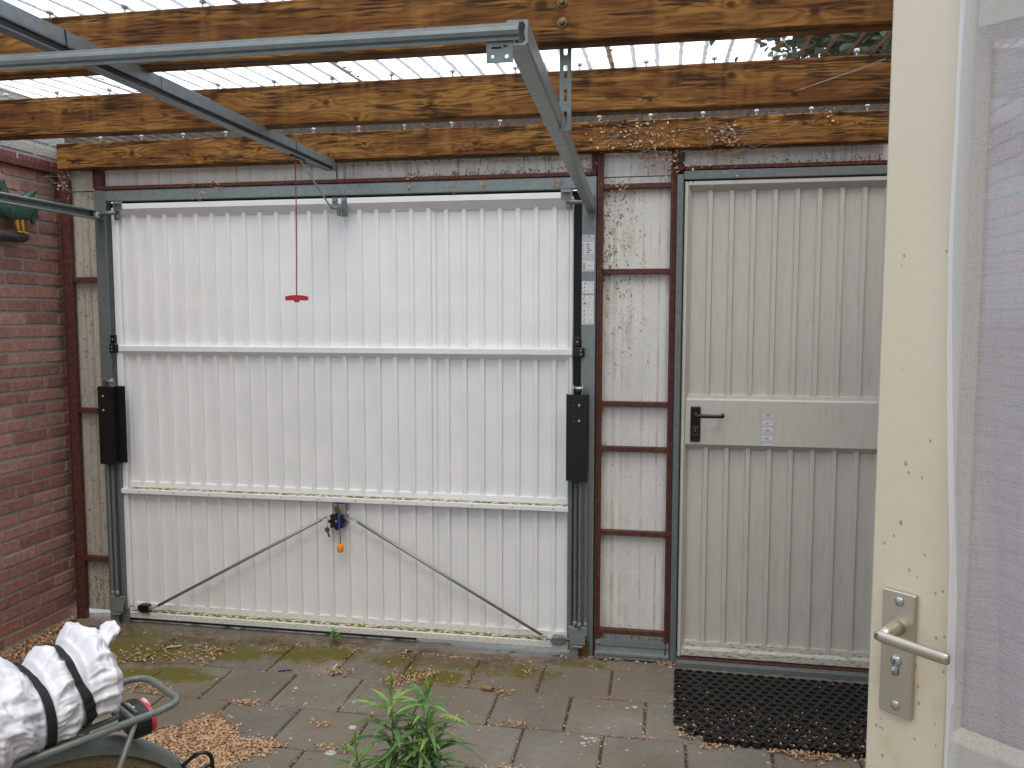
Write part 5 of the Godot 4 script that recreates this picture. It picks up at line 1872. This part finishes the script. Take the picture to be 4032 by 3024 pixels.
# ------------------------------------------------------------------ rooster ornament on the brick wall
func build_rooster() -> void:
	var o := thing("rooster_ornament", "painted green rooster ornament with yellow legs on the brick wall", "ornament", Vector3(-2.435, 1.952, 0.30))
	var st := mb(true)
	var n := noise(701, 60.0, 2)
	var field := func(p: Vector3) -> float:
		var q := p * Vector3(1.25, 1.0, 1.0)
		var d := capsule(q, Vector3(0, 0.105, 0.035), Vector3(0, 0.105, -0.05), 0.052, 0.046)
		d = smin(d, capsule(q, Vector3(0, 0.12, 0.05), Vector3(0, 0.215, 0.085), 0.040, 0.022), 0.03)
		d = smin(d, capsule(q, Vector3(0, 0.225, 0.088), Vector3(0, 0.228, 0.10), 0.022, 0.019), 0.015)
		for k in 6:
			var a := 0.35 + k * 0.28
			var m := Vector3(0.006 * (k % 3 - 1), 0.115 + 0.055 * sin(a), -0.055 - 0.045 * cos(a * 0.7))
			var e := Vector3(0.010 * (k % 3 - 1), 0.06 + 0.030 * k, -0.115 - 0.022 * sin(k * 1.3))
			d = smin(d, minf(capsule(q, Vector3(0, 0.115, -0.03), m, 0.026, 0.022), capsule(q, m, e, 0.022, 0.010)), 0.010)
		return d + 0.0025 * n.get_noise_3dv(p)
	nets(st, Vector3(-0.075, -0.01, -0.17), Vector3(0.075, 0.27, 0.14), 0.006, field)
	var green := mottled(noise(702, 0.06, 3), [rgb8(18, 40, 34), rgb8(36, 72, 56), rgb8(62, 98, 76), rgb8(110, 120, 100)], [0.2, 0.5, 0.75, 0.95], 0.12, 0.4, 0.0, 0.1, 256)
	obj("body", st, green, o)
	var yellow := plain(rgb8(206, 160, 40), 0.5)
	for z in [0.010, -0.022]:
		st = mb(true)
		tube(st, [Vector3(0.005, 0.075, z), Vector3(0.012, 0.035, z - 0.004), Vector3(0.014, 0.006, z - 0.006)], [0.014, 0.008, 0.0055], 10)
		for t in [-0.6, 0.0, 0.6]:
			tube(st, [Vector3(0.014, 0.007, z - 0.006), Vector3(0.014 + 0.020 * cos(t), 0.0035, z - 0.006 + 0.020 * sin(t))], [0.0045, 0.0025], 6)
		obj("leg", st, yellow, o)
	st = mb(true)
	for k in 4:
		tube(st, [Vector3(0, 0.236, 0.072 + k * 0.012), Vector3(0, 0.258 - absf(k - 1.5) * 0.005, 0.070 + k * 0.012)], [0.009, 0.005], 8)
	tube(st, [Vector3(0.012, 0.214, 0.108), Vector3(0.012, 0.195, 0.108)], [0.006, 0.008], 8)
	obj("comb", st, plain(rgb8(180, 24, 30), 0.45), o)
	st = mb(true)
	tube(st, [Vector3(0, 0.225, 0.116), Vector3(0, 0.221, 0.136)], [0.007, 0.001], 8)
	obj("beak", st, yellow, o)
	st = mb(true)
	var rock := noise(703, 25.0, 3)
	nets(st, Vector3(-0.06, -0.05, -0.085), Vector3(0.065, 0.02, 0.14), 0.007, func(p: Vector3) -> float: return capsule(p * Vector3(1, 1.6, 1), Vector3(-0.01, -0.028, -0.04), Vector3(-0.01, -0.030, 0.09), 0.034, 0.042) + 0.007 * rock.get_noise_3dv(p))
	obj("plinth", st, mottled(noise(704, 0.05, 3), [rgb8(34, 32, 30), rgb8(58, 55, 50), rgb8(92, 88, 80)], [0.2, 0.55, 0.95], 0.1, 0.8), o)


# ------------------------------------------------------------------ rubber ring mat
func build_mat() -> void:
	var o := thing("rubber_mat", "black rubber ring mat full of holes before the side door", "door mat")
	var th := 0.021
	var px := 0.0432
	var pz := 0.0375
	var t := Transform3D(Basis(Vector3.UP, deg_to_rad(-1.0)), Vector3(0.600, 0.0, 0.112))
	var top := mb()
	var wall := mb(true)
	for j in 16:
		for i in 21:
			var c := Vector3((i + (0.5 if j % 2 else 0.0)) * px + 0.02, 0, j * pz + 0.016)
			if j >= 14 and i < (j - 13): continue
			if c.x > 0.91: continue
			var hole := []
			var rim := []
			for k in 12:
				var a := TAU * k / 12.0 + PI / 12.0
				hole.append(c + Vector3(cos(a) * 0.0160, th, sin(a) * 0.0142))
				rim.append(c + Vector3(cos(a) * px * 0.524, th, sin(a) * pz * 0.552))
			for k in 12:
				var k2 := (k + 1) % 12
				face(top, [t * hole[k], t * hole[k2], t * rim[k2], t * rim[k]], Vector3.UP)
				face(wall, [t * hole[k], t * hole[k2], t * (hole[k2] - Vector3(0, th - 0.001, 0)), t * (hole[k] - Vector3(0, th - 0.001, 0))], c - hole[k])
				face(wall, [t * rim[k], t * rim[k2], t * (rim[k2] - Vector3(0, th - 0.001, 0)), t * (rim[k] - Vector3(0, th - 0.001, 0))], rim[k] - c)
	obj("top_web", top, M.rubber, o)
	obj("ring_walls", wall, M.rubber, o)


# ------------------------------------------------------------------ weeds
func leaf_mesh(length: float, width: float, droop: float, fold: float, teeth := 0.06) -> ArrayMesh:
	var st := mb(true)
	var n := 12
	var pts := []
	for i in n + 1:
		var t := float(i) / n
		var ang := 0.35 - droop * t
		var c := Vector3(length * (t - 0.16 * droop * t * t * 0.5), length * (0.34 * t - droop * 0.42 * t * t), 0)
		var w := width * 0.5 * (sin(PI * pow(t, 0.75)) + 0.02) * (1.0 + (teeth if i % 2 else -teeth))
		if t > 0.98: w = 0.0004
		pts.append([c + Vector3(0, fold * w, w), c, c + Vector3(0, fold * w, -w)])
	for i in n:
		for s in 2:
			face(st, [pts[i][s], pts[i][s + 1], pts[i + 1][s + 1], pts[i + 1][s]], Vector3.UP)
	st.generate_normals()
	return st.commit()


func leaf_mat(c: Color, s: int) -> StandardMaterial3D:
	var m := mottled(noise(s, 0.03, 3), [c.darkened(0.16), c, c.lightened(0.10)], [0.2, 0.5, 0.9], 0.06, 0.55, 0.0, 0.0, 128, false)
	m.backlight_enabled = true
	m.backlight = Color(0.24, 0.28, 0.12)
	m.cull_mode = BaseMaterial3D.CULL_DISABLED
	return m


func build_plants() -> void:
	var o := thing("leafy_weed", "tall leafy green weed with several stems growing from the paving", "plant", Vector3(-0.06, 0, 1.86))
	var mats := [leaf_mat(rgb8(46, 72, 38), 801), leaf_mat(rgb8(58, 88, 44), 802), leaf_mat(rgb8(78, 112, 52), 803), leaf_mat(rgb8(112, 146, 60), 804)]
	var meshes := []
	for k in 4:
		meshes.append([leaf_mesh(0.150, 0.0150, 1.35 + 0.14 * k, 0.30), leaf_mesh(0.136, 0.0145, 1.0 + 0.12 * k, 0.35), leaf_mesh(0.100, 0.0115, 0.6 + 0.1 * k, 0.5), leaf_mesh(0.056, 0.0070, 0.0, 0.7)])
	var tops := [[Vector3(-0.112, 0.648, 1.861), 1.0], [Vector3(-0.024, 0.647, 1.845), 1.0], [Vector3(-0.010, 0.570, 1.87), 0.9], [Vector3(-0.196, 0.520, 1.887), 0.8], [Vector3(-0.060, 0.545, 1.85), 0.9], [Vector3(-0.095, 0.50, 1.90), 0.85]]
	var stem_mat := plain(rgb8(96, 116, 62), 0.6)
	for q in tops:
		var tip: Vector3 = q[0] - o.position
		var base := Vector3(tip.x * 0.45, 0.0, tip.z * 0.5)
		var pts := curve([base, base.lerp(tip, 0.5) + Vector3(rng.randf_range(-0.012, 0.012), 0, rng.randf_range(-0.01, 0.01)), tip], 6)
		var st := mb(true)
		tube(st, pts, [0.0036, 0.0036, 0.0034, 0.0034, 0.0032, 0.003, 0.003, 0.0028, 0.0026, 0.0024, 0.0022, 0.002, 0.0014], 7)
		var stem := obj("stem", st, stem_mat, o)
		var phase := rng.randf() * TAU
		var count := int(72 * q[1])
		for k in count:
			var t := float(k) / (count - 1)
			var h := lerpf(0.28, 1.0, pow(t, 0.75))
			var p: Vector3 = pts[int(h * 12.0)].lerp(pts[mini(int(h * 12.0) + 1, 12)], h * 12.0 - int(h * 12.0))
			var lv := MeshInstance3D.new()
			lv.name = "leaf"
			var kind := 0 if t < 0.62 else (1 if t < 0.80 else (2 if t < 0.92 else 3))
			lv.mesh = meshes[rng.randi() % 4][kind]
			lv.material_override = mats[clampi(int(t * 3.4 + rng.randf_range(-0.5, 0.6)), 0, 3)]
			stem.add_child(lv, true)
			var pitch := lerpf(-0.05, 0.25, t) + (0.75 if kind == 3 else 0.0) + rng.randf_range(-0.15, 0.15)
			lv.transform = Transform3D(Basis(Vector3.UP, phase + k * 2.3999) * Basis(Vector3(0, 0, 1), pitch), p).scaled_local(Vector3.ONE * q[1] * rng.randf_range(0.82, 1.12))
	# the seedling at the foot of the garage door
	var s := thing("seedling", "small bright green seedling at the foot of the garage door", "plant", Vector3(-0.995, -0.004, 0.080))
	var st := mb(true)
	tube(st, [Vector3.ZERO, Vector3(-0.004, 0.045, 0.004), Vector3(-0.002, 0.085, 0.008)], [0.002, 0.0016, 0.001], 6)
	obj("stem", st, stem_mat, s)
	var broad := leaf_mesh(0.034, 0.024, 0.35, 0.3, 0.0)
	var bm := leaf_mat(rgb8(104, 158, 58), 806)
	for k in 9:
		var lv := put("leaf", broad, bm, s)
		lv.transform = Transform3D(Basis(Vector3.UP, k * 2.2) * Basis(Vector3(0, 0, 1), 0.15), Vector3(-0.002, 0.030 + 0.0065 * k, 0.004)).scaled_local(Vector3.ONE * (1.15 - 0.06 * k))
	var g := thing("grass_tuft", "tiny grass tuft in the gap under the garage door", "plant", Vector3(-0.16, -0.010, 0.045))
	var blade := leaf_mesh(0.040, 0.004, 0.6, 0.4, 0.0)
	for k in 9:
		var lv := put("blade", blade, bm, g)
		lv.transform = Transform3D(Basis(Vector3.UP, k * 2.4) * Basis(Vector3(0, 0, 1), 0.6 + 0.05 * k), Vector3(0.003 * (k - 4), 0, 0))


# ------------------------------------------------------------------ small things
func build_small_things() -> void:
	# keys on the rod end, blue tape and orange float on the knob
	var k := thing("key_bunch", "two brown keys hanging beside the star knob", "keys")
	for q in [[-1.046, 0.545, 0.028, 0.25], [-0.990, 0.640, 0.030, PI]]:
		var st := mb()
		var out := PackedVector2Array()
		for a in 14:
			var u := TAU * a / 14.0
			out.append(Vector2(0.0125 * cos(u), 0.0125 * sin(u)))
		var t := Transform3D(Basis(Vector3(0, 0, 1), q[3]), Vector3(q[0], q[1], q[2]))
		extrude(st, out, 0.0025, t)
		box(st, Vector3(-0.0048, -0.036, 0.0), Vector3(0.0048, -0.010, 0.0022), 0.0005, t)
		obj("key", st, M.brass, k)
	var st := mb(true)
	tube(st, [Vector3(-1.046, 0.552, 0.029), Vector3(-1.044, 0.580, 0.028), Vector3(-1.049, 0.598, 0.026)], 0.0012, 5)
	obj("key_wire", st, M.zinc, k)
	var f := thing("orange_float_tag", "orange cork float tag on a blue cord wound round the star knob", "key tag")
	st = mb()
	box(st, Vector3(-0.9865, 0.5485, 0.0335), Vector3(-0.9775, 0.6255, 0.0370), 0.001)
	obj("blue_cord_winding", st, M.blue_tape, f)
	st = mb(true)
	tube(st, [Vector3(-0.9785, 0.550, 0.036), Vector3(-0.979, 0.478, 0.034)], 0.0020, 6)
	obj("blue_cord", st, plain(rgb8(20, 34, 74), 0.7), f)
	st = mb(true)
	lathe(st, [Vector2(0, 0.480), Vector2(0.011, 0.479), Vector2(0.0145, 0.475), Vector2(0.0148, 0.445), Vector2(0.0125, 0.441), Vector2(0, 0.441)], Transform3D(Basis(), Vector3(-0.979, 0, 0.034)), 18)
	obj("float", st, M.orange, f)
	# things lying on the paving
	var lighter := thing("blue_lighter", "small blue plastic piece lying across a paving joint", "lighter", Vector3(-1.10, 0.002, 0.405))
	st = mb()
	bar(st, Vector3(-0.026, 0.005, 0.012), Vector3(0.018, 0.005, -0.008), 0.011, 0.009, 0.003)
	obj("body", st, plain(rgb8(28, 62, 108), 0.35), lighter)
	st = mb()
	bar(st, Vector3(0.018, 0.005, -0.008), Vector3(0.030, 0.006, -0.013), 0.009, 0.009, 0.002)
	obj("cap", st, plain(rgb8(70, 110, 130), 0.3, 0.4), lighter)
	var stick := thing("white_stick", "short white lolly stick standing out of a paving joint", "stick", Vector3(-0.893, 0.0, 0.345))
	st = mb()
	bar(st, Vector3(0, 0.003, 0.010), Vector3(0.002, 0.010, -0.036), 0.006, 0.003, 0.001)
	obj("stick", st, M.paper, stick)
	var butt := thing("cork", "brown cork lying on a paving joint by the leafy weed", "cork", Vector3(-0.178, 0.0, 0.425))
	st = mb(true)
	tube(st, [Vector3(-0.022, 0.0095, 0.000), Vector3(-0.021, 0.0095, 0), Vector3(0.020, 0.0095, 0.004), Vector3(0.022, 0.0095, 0.004)], [0.0075, 0.0092, 0.0092, 0.008], 12)
	obj("cork", st, mottled(noise(811, 0.08, 3), [rgb8(96, 70, 48), rgb8(160, 124, 88), rgb8(184, 148, 110)], [0.2, 0.5, 0.9], 0.05, 0.85), butt)
	st = mb(true)
	tube(st, [Vector3(0.022, 0.009, 0.004), Vector3(0.031, 0.008, 0.004)], [0.0065, 0.005], 10)
	obj("burnt_end", st, plain(rgb8(40, 32, 27), 0.95), butt)
	var bit := thing("dark_wrapper", "black and white scrap of plastic near the garage door", "scrap", Vector3(-0.615, 0.004, 0.112))
	st = mb()
	bar(st, Vector3(-0.012, 0.006, 0.0), Vector3(0.016, 0.006, 0.010), 0.012, 0.006, 0.002)
	obj("scrap", st, M.black_plastic, bit)
	st = mb()
	bar(st, Vector3(-0.020, 0.007, -0.004), Vector3(-0.012, 0.007, 0.0), 0.008, 0.005, 0.001)
	obj("white_end", st, M.paper, bit)
	var chip := thing("wood_splinter", "pale wood splinter lying in the litter beside the garage door", "splinter", Vector3(-1.73, 0.004, 0.265))
	st = mb()
	bar(st, Vector3(-0.03, 0.005, 0.006), Vector3(0.03, 0.008, -0.012), 0.014, 0.003, 0.001)
	obj("splinter", st, plain(rgb8(178, 166, 146), 0.9), chip)
	# cobwebs under the roof
	var webs := thing("cobweb", "grey cobweb strands over the beam above the white boards", "cobweb")
	st = mb()
	for i in 46:
		var a := Vector3(rng.randf_range(0.25, 1.0), rng.randf_range(2.23, 2.42), 0.056)
		var b := a + Vector3(rng.randf_range(-0.18, 0.18), rng.randf_range(-0.07, 0.07), rng.randf_range(0.0, 0.02))
		bar(st, a, b, 0.0007, 0.0007)
	bar(st, Vector3(1.20, 2.37, 0.91), Vector3(0.95, 2.29, 0.905), 0.0012, 0.0012)
	bar(st, Vector3(1.19, 2.36, 0.91), Vector3(0.93, 2.285, 0.905), 0.0008, 0.0008)
	tag(obj("strands", st, M.web, webs), "", "", "", "stuff")
	var webs2 := thing("cobweb", "grey cobweb strands in the corner over the rooster ornament", "cobweb")
	st = mb()
	for i in 22:
		var a := Vector3(rng.randf_range(-2.47, -2.3), rng.randf_range(2.16, 2.29), rng.randf_range(-0.02, 0.18))
		bar(st, a, a + Vector3(rng.randf_range(-0.02, 0.12), rng.randf_range(-0.08, 0.03), rng.randf_range(-0.08, 0.08)), 0.0007, 0.0007)
	tag(obj("strands", st, M.web, webs2), "", "", "", "stuff")


# ------------------------------------------------------------------ dry seeds and leaf litter
func flake(s: int) -> ArrayMesh:
	var r := RandomNumberGenerator.new()
	r.seed = s
	var st := mb()
	var c := Vector3(0, 0.10, 0)
	var ring := []
	for k in 6:
		var a := TAU * k / 6.0
		ring.append(Vector3(cos(a) * r.randf_range(0.75, 1.1), 0.22 * sin(a * 2.0 + s) + r.randf_range(-0.08, 0.08), sin(a) * r.randf_range(0.5, 0.75)))
	for k in 6:
		face(st, [c, ring[k], ring[(k + 1) % 6]], Vector3.UP)
	st.generate_normals()
	return st.commit()


func litter(called: String, label: String, list: Array, parent: Node = null) -> void:
	# list of [position, size, colour, lie: 1 flat .. 0 any way]
	var m := plain(Color.WHITE, 0.85)
	m.vertex_color_use_as_albedo = true
	m.cull_mode = BaseMaterial3D.CULL_DISABLED
	m.backlight_enabled = true
	m.backlight = Color(0.25, 0.22, 0.18)
	var mm := MultiMesh.new()
	mm.transform_format = MultiMesh.TRANSFORM_3D
	mm.use_colors = true
	mm.mesh = flake(3)
	mm.instance_count = list.size()
	for i in list.size():
		var q: Array = list[i]
		var tilt: float = (1.0 - q[3]) * 1.4 + 0.12
		var b := Basis.from_euler(Vector3(rng.randf_range(-tilt, tilt), rng.randf() * TAU, rng.randf_range(-tilt, tilt))).scaled(Vector3.ONE)
		var s: float = q[1]
		mm.set_instance_transform(i, Transform3D(b * Basis.from_scale(Vector3(s, s, s * rng.randf_range(0.7, 1.0))), q[0]))
		mm.set_instance_color(i, q[2])
	var o := MultiMeshInstance3D.new()
	o.multimesh = mm
	o.material_override = m
	o.name = numbered(called)
	add_child(o)
	tag(o, label, "litter", "", "stuff")


func tan_color() -> Color:
	var t := rng.randf()
	var c := Color(0.43, 0.25, 0.135).lerp(Color(0.60, 0.41, 0.255), t)
	if rng.randf() < 0.14: c = Color(0.56, 0.43, 0.31)
	if rng.randf() < 0.25: c = Color(0.22, 0.10, 0.05).lerp(Color(0.36, 0.17, 0.08), rng.randf())
	return c


func build_litter() -> void:
	# the pale heap of seeds behind the bicycle
	var heap := []
	var outline := [Vector2(-1.20, 0.835), Vector2(-1.09, 0.885), Vector2(-1.00, 0.985), Vector2(-0.90, 0.985), Vector2(-0.82, 1.005), Vector2(-0.85, 1.05), Vector2(-0.93, 1.16), Vector2(-0.97, 1.30), Vector2(-1.22, 1.34), Vector2(-1.36, 1.08), Vector2(-1.33, 0.99), Vector2(-1.27, 0.955)]
	var poly := PackedVector2Array(outline)
	while heap.size() < 5200:
		var p := Vector2(rng.randf_range(-1.40, -0.80), rng.randf_range(0.80, 1.36))
		var inside := Geometry2D.is_point_in_polygon(p, poly)
		var edge := 1.0
		for k in poly.size():
			edge = minf(edge, p.distance_to(Geometry2D.get_closest_point_to_segment(p, poly[k], poly[(k + 1) % poly.size()])))
		if not inside and (edge > 0.03 or rng.randf() < 0.86): continue
		if inside and edge < 0.02 and rng.randf() < 0.35: continue
		var lift := minf(edge * 0.11, 0.008) * rng.randf() if inside else 0.0
		heap.append([Vector3(p.x, 0.0045 + lift, p.y), rng.randf_range(0.0045, 0.0082), tan_color(), 0.72])
	litter("seed_heap", "pale tan heap of dry seeds on the paving behind the bicycle", heap)
	# brown litter at the foot of the brick wall
	var drift := []
	while drift.size() < 2600:
		var t := rng.randf()
		var x := lerpf(-2.445, -2.33, t) + rng.randfn(0, 0.035)
		var z := lerpf(0.02, 0.80, rng.randf()) 
		var wide := 0.16 * smoothstep(0.05, 0.55, z) + 0.012
		x = -2.452 + absf(rng.randfn(0, 1.0)) * wide * 0.7
		if z < 0.25 and rng.randf() < 0.6: continue
		drift.append([Vector3(x, 0.008 + rng.randf() * 0.012, z), rng.randf_range(0.004, 0.0085), tan_color(), 0.6])
	for i in 900:
		var x := rng.randf_range(-2.40, -1.45)
		var z := 0.40 + 0.10 * sin(x * 5.0) + rng.randfn(0, 0.055)
		if noise(5, 6.0, 2).get_noise_2d(x, z) < -0.05 and rng.randf() < 0.8: continue
		drift.append([Vector3(x, 0.006 + rng.randf() * 0.006, z), rng.randf_range(0.004, 0.008), tan_color(), 0.7])
	litter("wall_litter", "brown dry seeds and leaf bits drifted along the foot of the brick wall", drift)
	# seeds in the paving joints and scattered over the slabs
	var loose := []
	for row in range(0, 8):
		var z0 := 0.1074 + row * TILE
		var off := -1.4874 if row % 2 == 0 else -1.3362
		for i in 520:
			var x := rng.randf_range(-2.3, 1.4)
			var dense := noise(900 + row, 2.6, 2).get_noise_2d(x, z0 * 3.0) - (0.30 if x > 0.1 else 0.0)
			if rng.randf() > 0.42 + dense * 1.5: continue
			loose.append([Vector3(x, -0.001 + rng.randf() * 0.003, z0 + rng.randfn(0, 0.0045)), rng.randf_range(0.0028, 0.0056), tan_color(), 0.6])
		for col in range(-3, 10):
			var x := off + col * TILE
			if x < -2.3: continue
			for i in int(rng.randf_range(6, 60) * (1.0 if x < 0 else 0.7)):
				var u := rng.randf() if rng.randf() < 0.6 else 1.0 - 0.3 * rng.randf() * rng.randf()
				loose.append([Vector3(x + rng.randfn(0, 0.0035), -0.001 + rng.randf() * 0.003, z0 + TILE * u), rng.randf_range(0.0028, 0.0054), tan_color(), 0.6])
	for i in 330:
		var p := Vector3(rng.randf_range(-2.1, 1.3), 0.0045, rng.randf_range(0.12, 2.2))
		loose.append([p, rng.randf_range(0.003, 0.0072), tan_color() if rng.randf() < 0.7 else Color(0.62, 0.58, 0.52), 0.9])
	# small drifts: [x, z, spread x, spread z, count]
	for c in [[-0.56, 0.40, 0.045, 0.035, 210], [-0.46, 0.33, 0.03, 0.03, 120], [-0.85, 0.375, 0.035, 0.014, 110], [-1.10, 0.72, 0.035, 0.012, 90], [0.50, -0.005, 0.10, 0.010, 190], [0.58, 0.02, 0.025, 0.018, 150], [0.30, 0.02, 0.12, 0.012, 110], [0.60, 0.40, 0.014, 0.022, 40], [-0.10, 0.44, 0.02, 0.012, 40], [-0.25, 0.70, 0.02, 0.012, 30], [0.0, 0.70, 0.02, 0.012, 34], [-1.60, 0.66, 0.05, 0.025, 130], [-1.80, 0.72, 0.05, 0.02, 90], [-0.74, 0.83, 0.018, 0.012, 26], [-0.79, 0.81, 0.006, 0.006, 10], [-0.35, 1.2, 0.03, 0.02, 30], [0.05, 1.02, 0.05, 0.012, 60], [-0.03, 0.22, 0.03, 0.03, 26], [-0.62, 0.14, 0.02, 0.02, 24], [-0.4, 0.13, 0.02, 0.02, 22], [-1.5, 0.24, 0.04, 0.02, 40], [-1.25, 0.2, 0.05, 0.02, 44], [-0.63, 0.99, 0.04, 0.012, 60], [-2.2, 0.02, 0.05, 0.02, 90]]:
		for i in c[4]:
			loose.append([Vector3(c[0] + rng.randfn(0, c[2]), 0.004 + rng.randf() * 0.007, c[1] + rng.randfn(0, c[3])), rng.randf_range(0.0038, 0.0078), tan_color(), 0.6])
	litter("scattered_seeds", "dry tan seeds scattered over the paving and its joints", loose)
	# seeds in and before the rubber mat
	var matl := []
	for i in 1300:
		var x := rng.randf_range(0.60, 1.50)
		var z := 0.70 - absf(rng.randfn(0, 1.0)) * 0.16
		if z < 0.13: continue
		matl.append([Vector3(x, 0.006 + rng.randf() * 0.012, z), rng.randf_range(0.0044, 0.0084), tan_color(), 0.7])
	for i in 620:
		var x := rng.randf_range(0.68, 1.42)
		var dense := noise(77, 3.0, 2).get_noise_2d(x, 1.0) + (0.35 if x > 1.0 and x < 1.16 else 0.0)
		if rng.randf() > 0.45 + dense: continue
		matl.append([Vector3(x, 0.004 + rng.randf() * 0.008, 0.720 + absf(rng.randfn(0, 0.018))), rng.randf_range(0.004, 0.0078), tan_color(), 0.65])
	for i in 60:
		matl.append([Vector3(1.08 + rng.randfn(0, 0.05), 0.005, 0.76 + rng.randfn(0, 0.02)), rng.randf_range(0.004, 0.0078), tan_color(), 0.65])
	litter("mat_seeds", "dry tan seeds lying in the holes and along the edge of the rubber mat", matl)
	# seeds caught on beam, frame and webs
	var hung := []
	for c in [[0.50, 2.275, 0.050, 0.045, 190], [0.44, 2.33, 0.05, 0.04, 60], [0.77, 2.325, 0.035, 0.035, 80], [0.81, 2.28, 0.030, 0.025, 60], [1.19, 2.385, 0.022, 0.022, 22], [0.34, 2.13, 0.016, 0.012, 34], [0.30, 2.33, 0.06, 0.05, 60], [-1.66, 2.145, 0.020, 0.016, 14], [-1.59, 2.195, 0.016, 0.014, 14], [-1.70, 2.19, 0.02, 0.012, 8], [-0.27, 2.15, 0.010, 0.02, 8], [-0.42, 2.15, 0.014, 0.02, 10], [-0.62, 2.18, 0.012, 0.02, 12], [0.06, 2.165, 0.012, 0.01, 18], [0.72, 2.21, 0.14, 0.02, 18], [0.55, 2.22, 0.03, 0.03, 34], [-2.36, 2.2, 0.06, 0.05, 20]]:
		for i in c[4]:
			var p := Vector3(c[0] + rng.randfn(0, c[2]), c[1] + rng.randfn(0, c[3]), 0.0)
			p.z = 0.056 if p.y > 2.284 else rng.randf_range(0.008, 0.03)
			hung.append([p, rng.randf_range(0.0045, 0.0088), tan_color(), 0.0])
	for i in 70:
		var p := Vector3(rng.randf_range(0.235, 0.57), rng.randf_range(0.1, 2.25), 0.0)
		p.z = -0.0325 if p.x > 0.264 and p.x < 0.548 else 0.006
		hung.append([p, rng.randf_range(0.002, 0.005), tan_color(), 0.0])
	litter("webbed_seeds", "dry seeds caught in cobwebs on the beam and garage front", hung)


# ------------------------------------------------------------------ what lies beyond, seen through the roof
func build_outside() -> void:
	var o := thing("garden_tree", "dark leafy tree seen through the clear roof sheet", "tree", Vector3(3.45, 0, -5.6))
	var st := mb(true)
	tube(st, curve([Vector3(0, -0.05, 0), Vector3(0.08, 1.6, 0.0), Vector3(-0.05, 3.2, 0.1), Vector3(0.0, 5.0, 0)], 5), [0.20, 0.19, 0.18, 0.17, 0.16, 0.15, 0.14, 0.13, 0.12, 0.11, 0.10, 0.09, 0.08, 0.06, 0.05, 0.03], 10)
	for k in 9:
		var a := k * 2.4
		tube(st, curve([Vector3(0, 2.2 + k * 0.28, 0), Vector3(cos(a) * 0.7, 3.0 + k * 0.28, sin(a) * 0.7), Vector3(cos(a) * 1.5, 3.3 + k * 0.3, sin(a) * 1.5)], 4), [0.07, 0.065, 0.06, 0.055, 0.05, 0.04, 0.03, 0.025, 0.02], 7)
	obj("trunk", st, plain(rgb8(84, 74, 62), 0.95), o)
	var mm := MultiMesh.new()
	mm.transform_format = MultiMesh.TRANSFORM_3D
	mm.use_colors = true
	mm.mesh = leaf_mesh(1.0, 0.55, 0.4, 0.3, 0.0)
	var list := []
	var clumps := []
	for k in 60:
		var v := Vector3(rng.randfn(0, 1), rng.randfn(0, 1), rng.randfn(0, 1)).normalized() * rng.randf_range(0.5, 1.0)
		clumps.append(Vector3(v.x * 1.9, 4.5 + v.y * 1.6, v.z * 1.9))
	for i in 15000:
		var c: Vector3 = clumps[rng.randi() % clumps.size()]
		list.append(c + Vector3(rng.randfn(0, 0.26), rng.randfn(0, 0.2), rng.randfn(0, 0.26)))
	mm.instance_count = list.size()
	for i in list.size():
		mm.set_instance_transform(i, Transform3D(Basis.from_euler(Vector3(rng.randf_range(-0.8, 0.8), rng.randf() * TAU, rng.randf_range(-0.8, 0.8))).scaled(Vector3.ONE * rng.randf_range(0.10, 0.17)), list[i]))
		mm.set_instance_color(i, Color(0.035, 0.055, 0.025).lerp(Color(0.07, 0.10, 0.045), rng.randf()))
	var cr := MultiMeshInstance3D.new()
	cr.name = "crown"
	cr.multimesh = mm
	var m := plain(Color.WHITE, 0.6)
	m.vertex_color_use_as_albedo = true
	m.backlight_enabled = true
	m.backlight = Color(0.3, 0.35, 0.2)
	cr.material_override = m
	o.add_child(cr)
	tag(cr, "", "", "", "stuff")
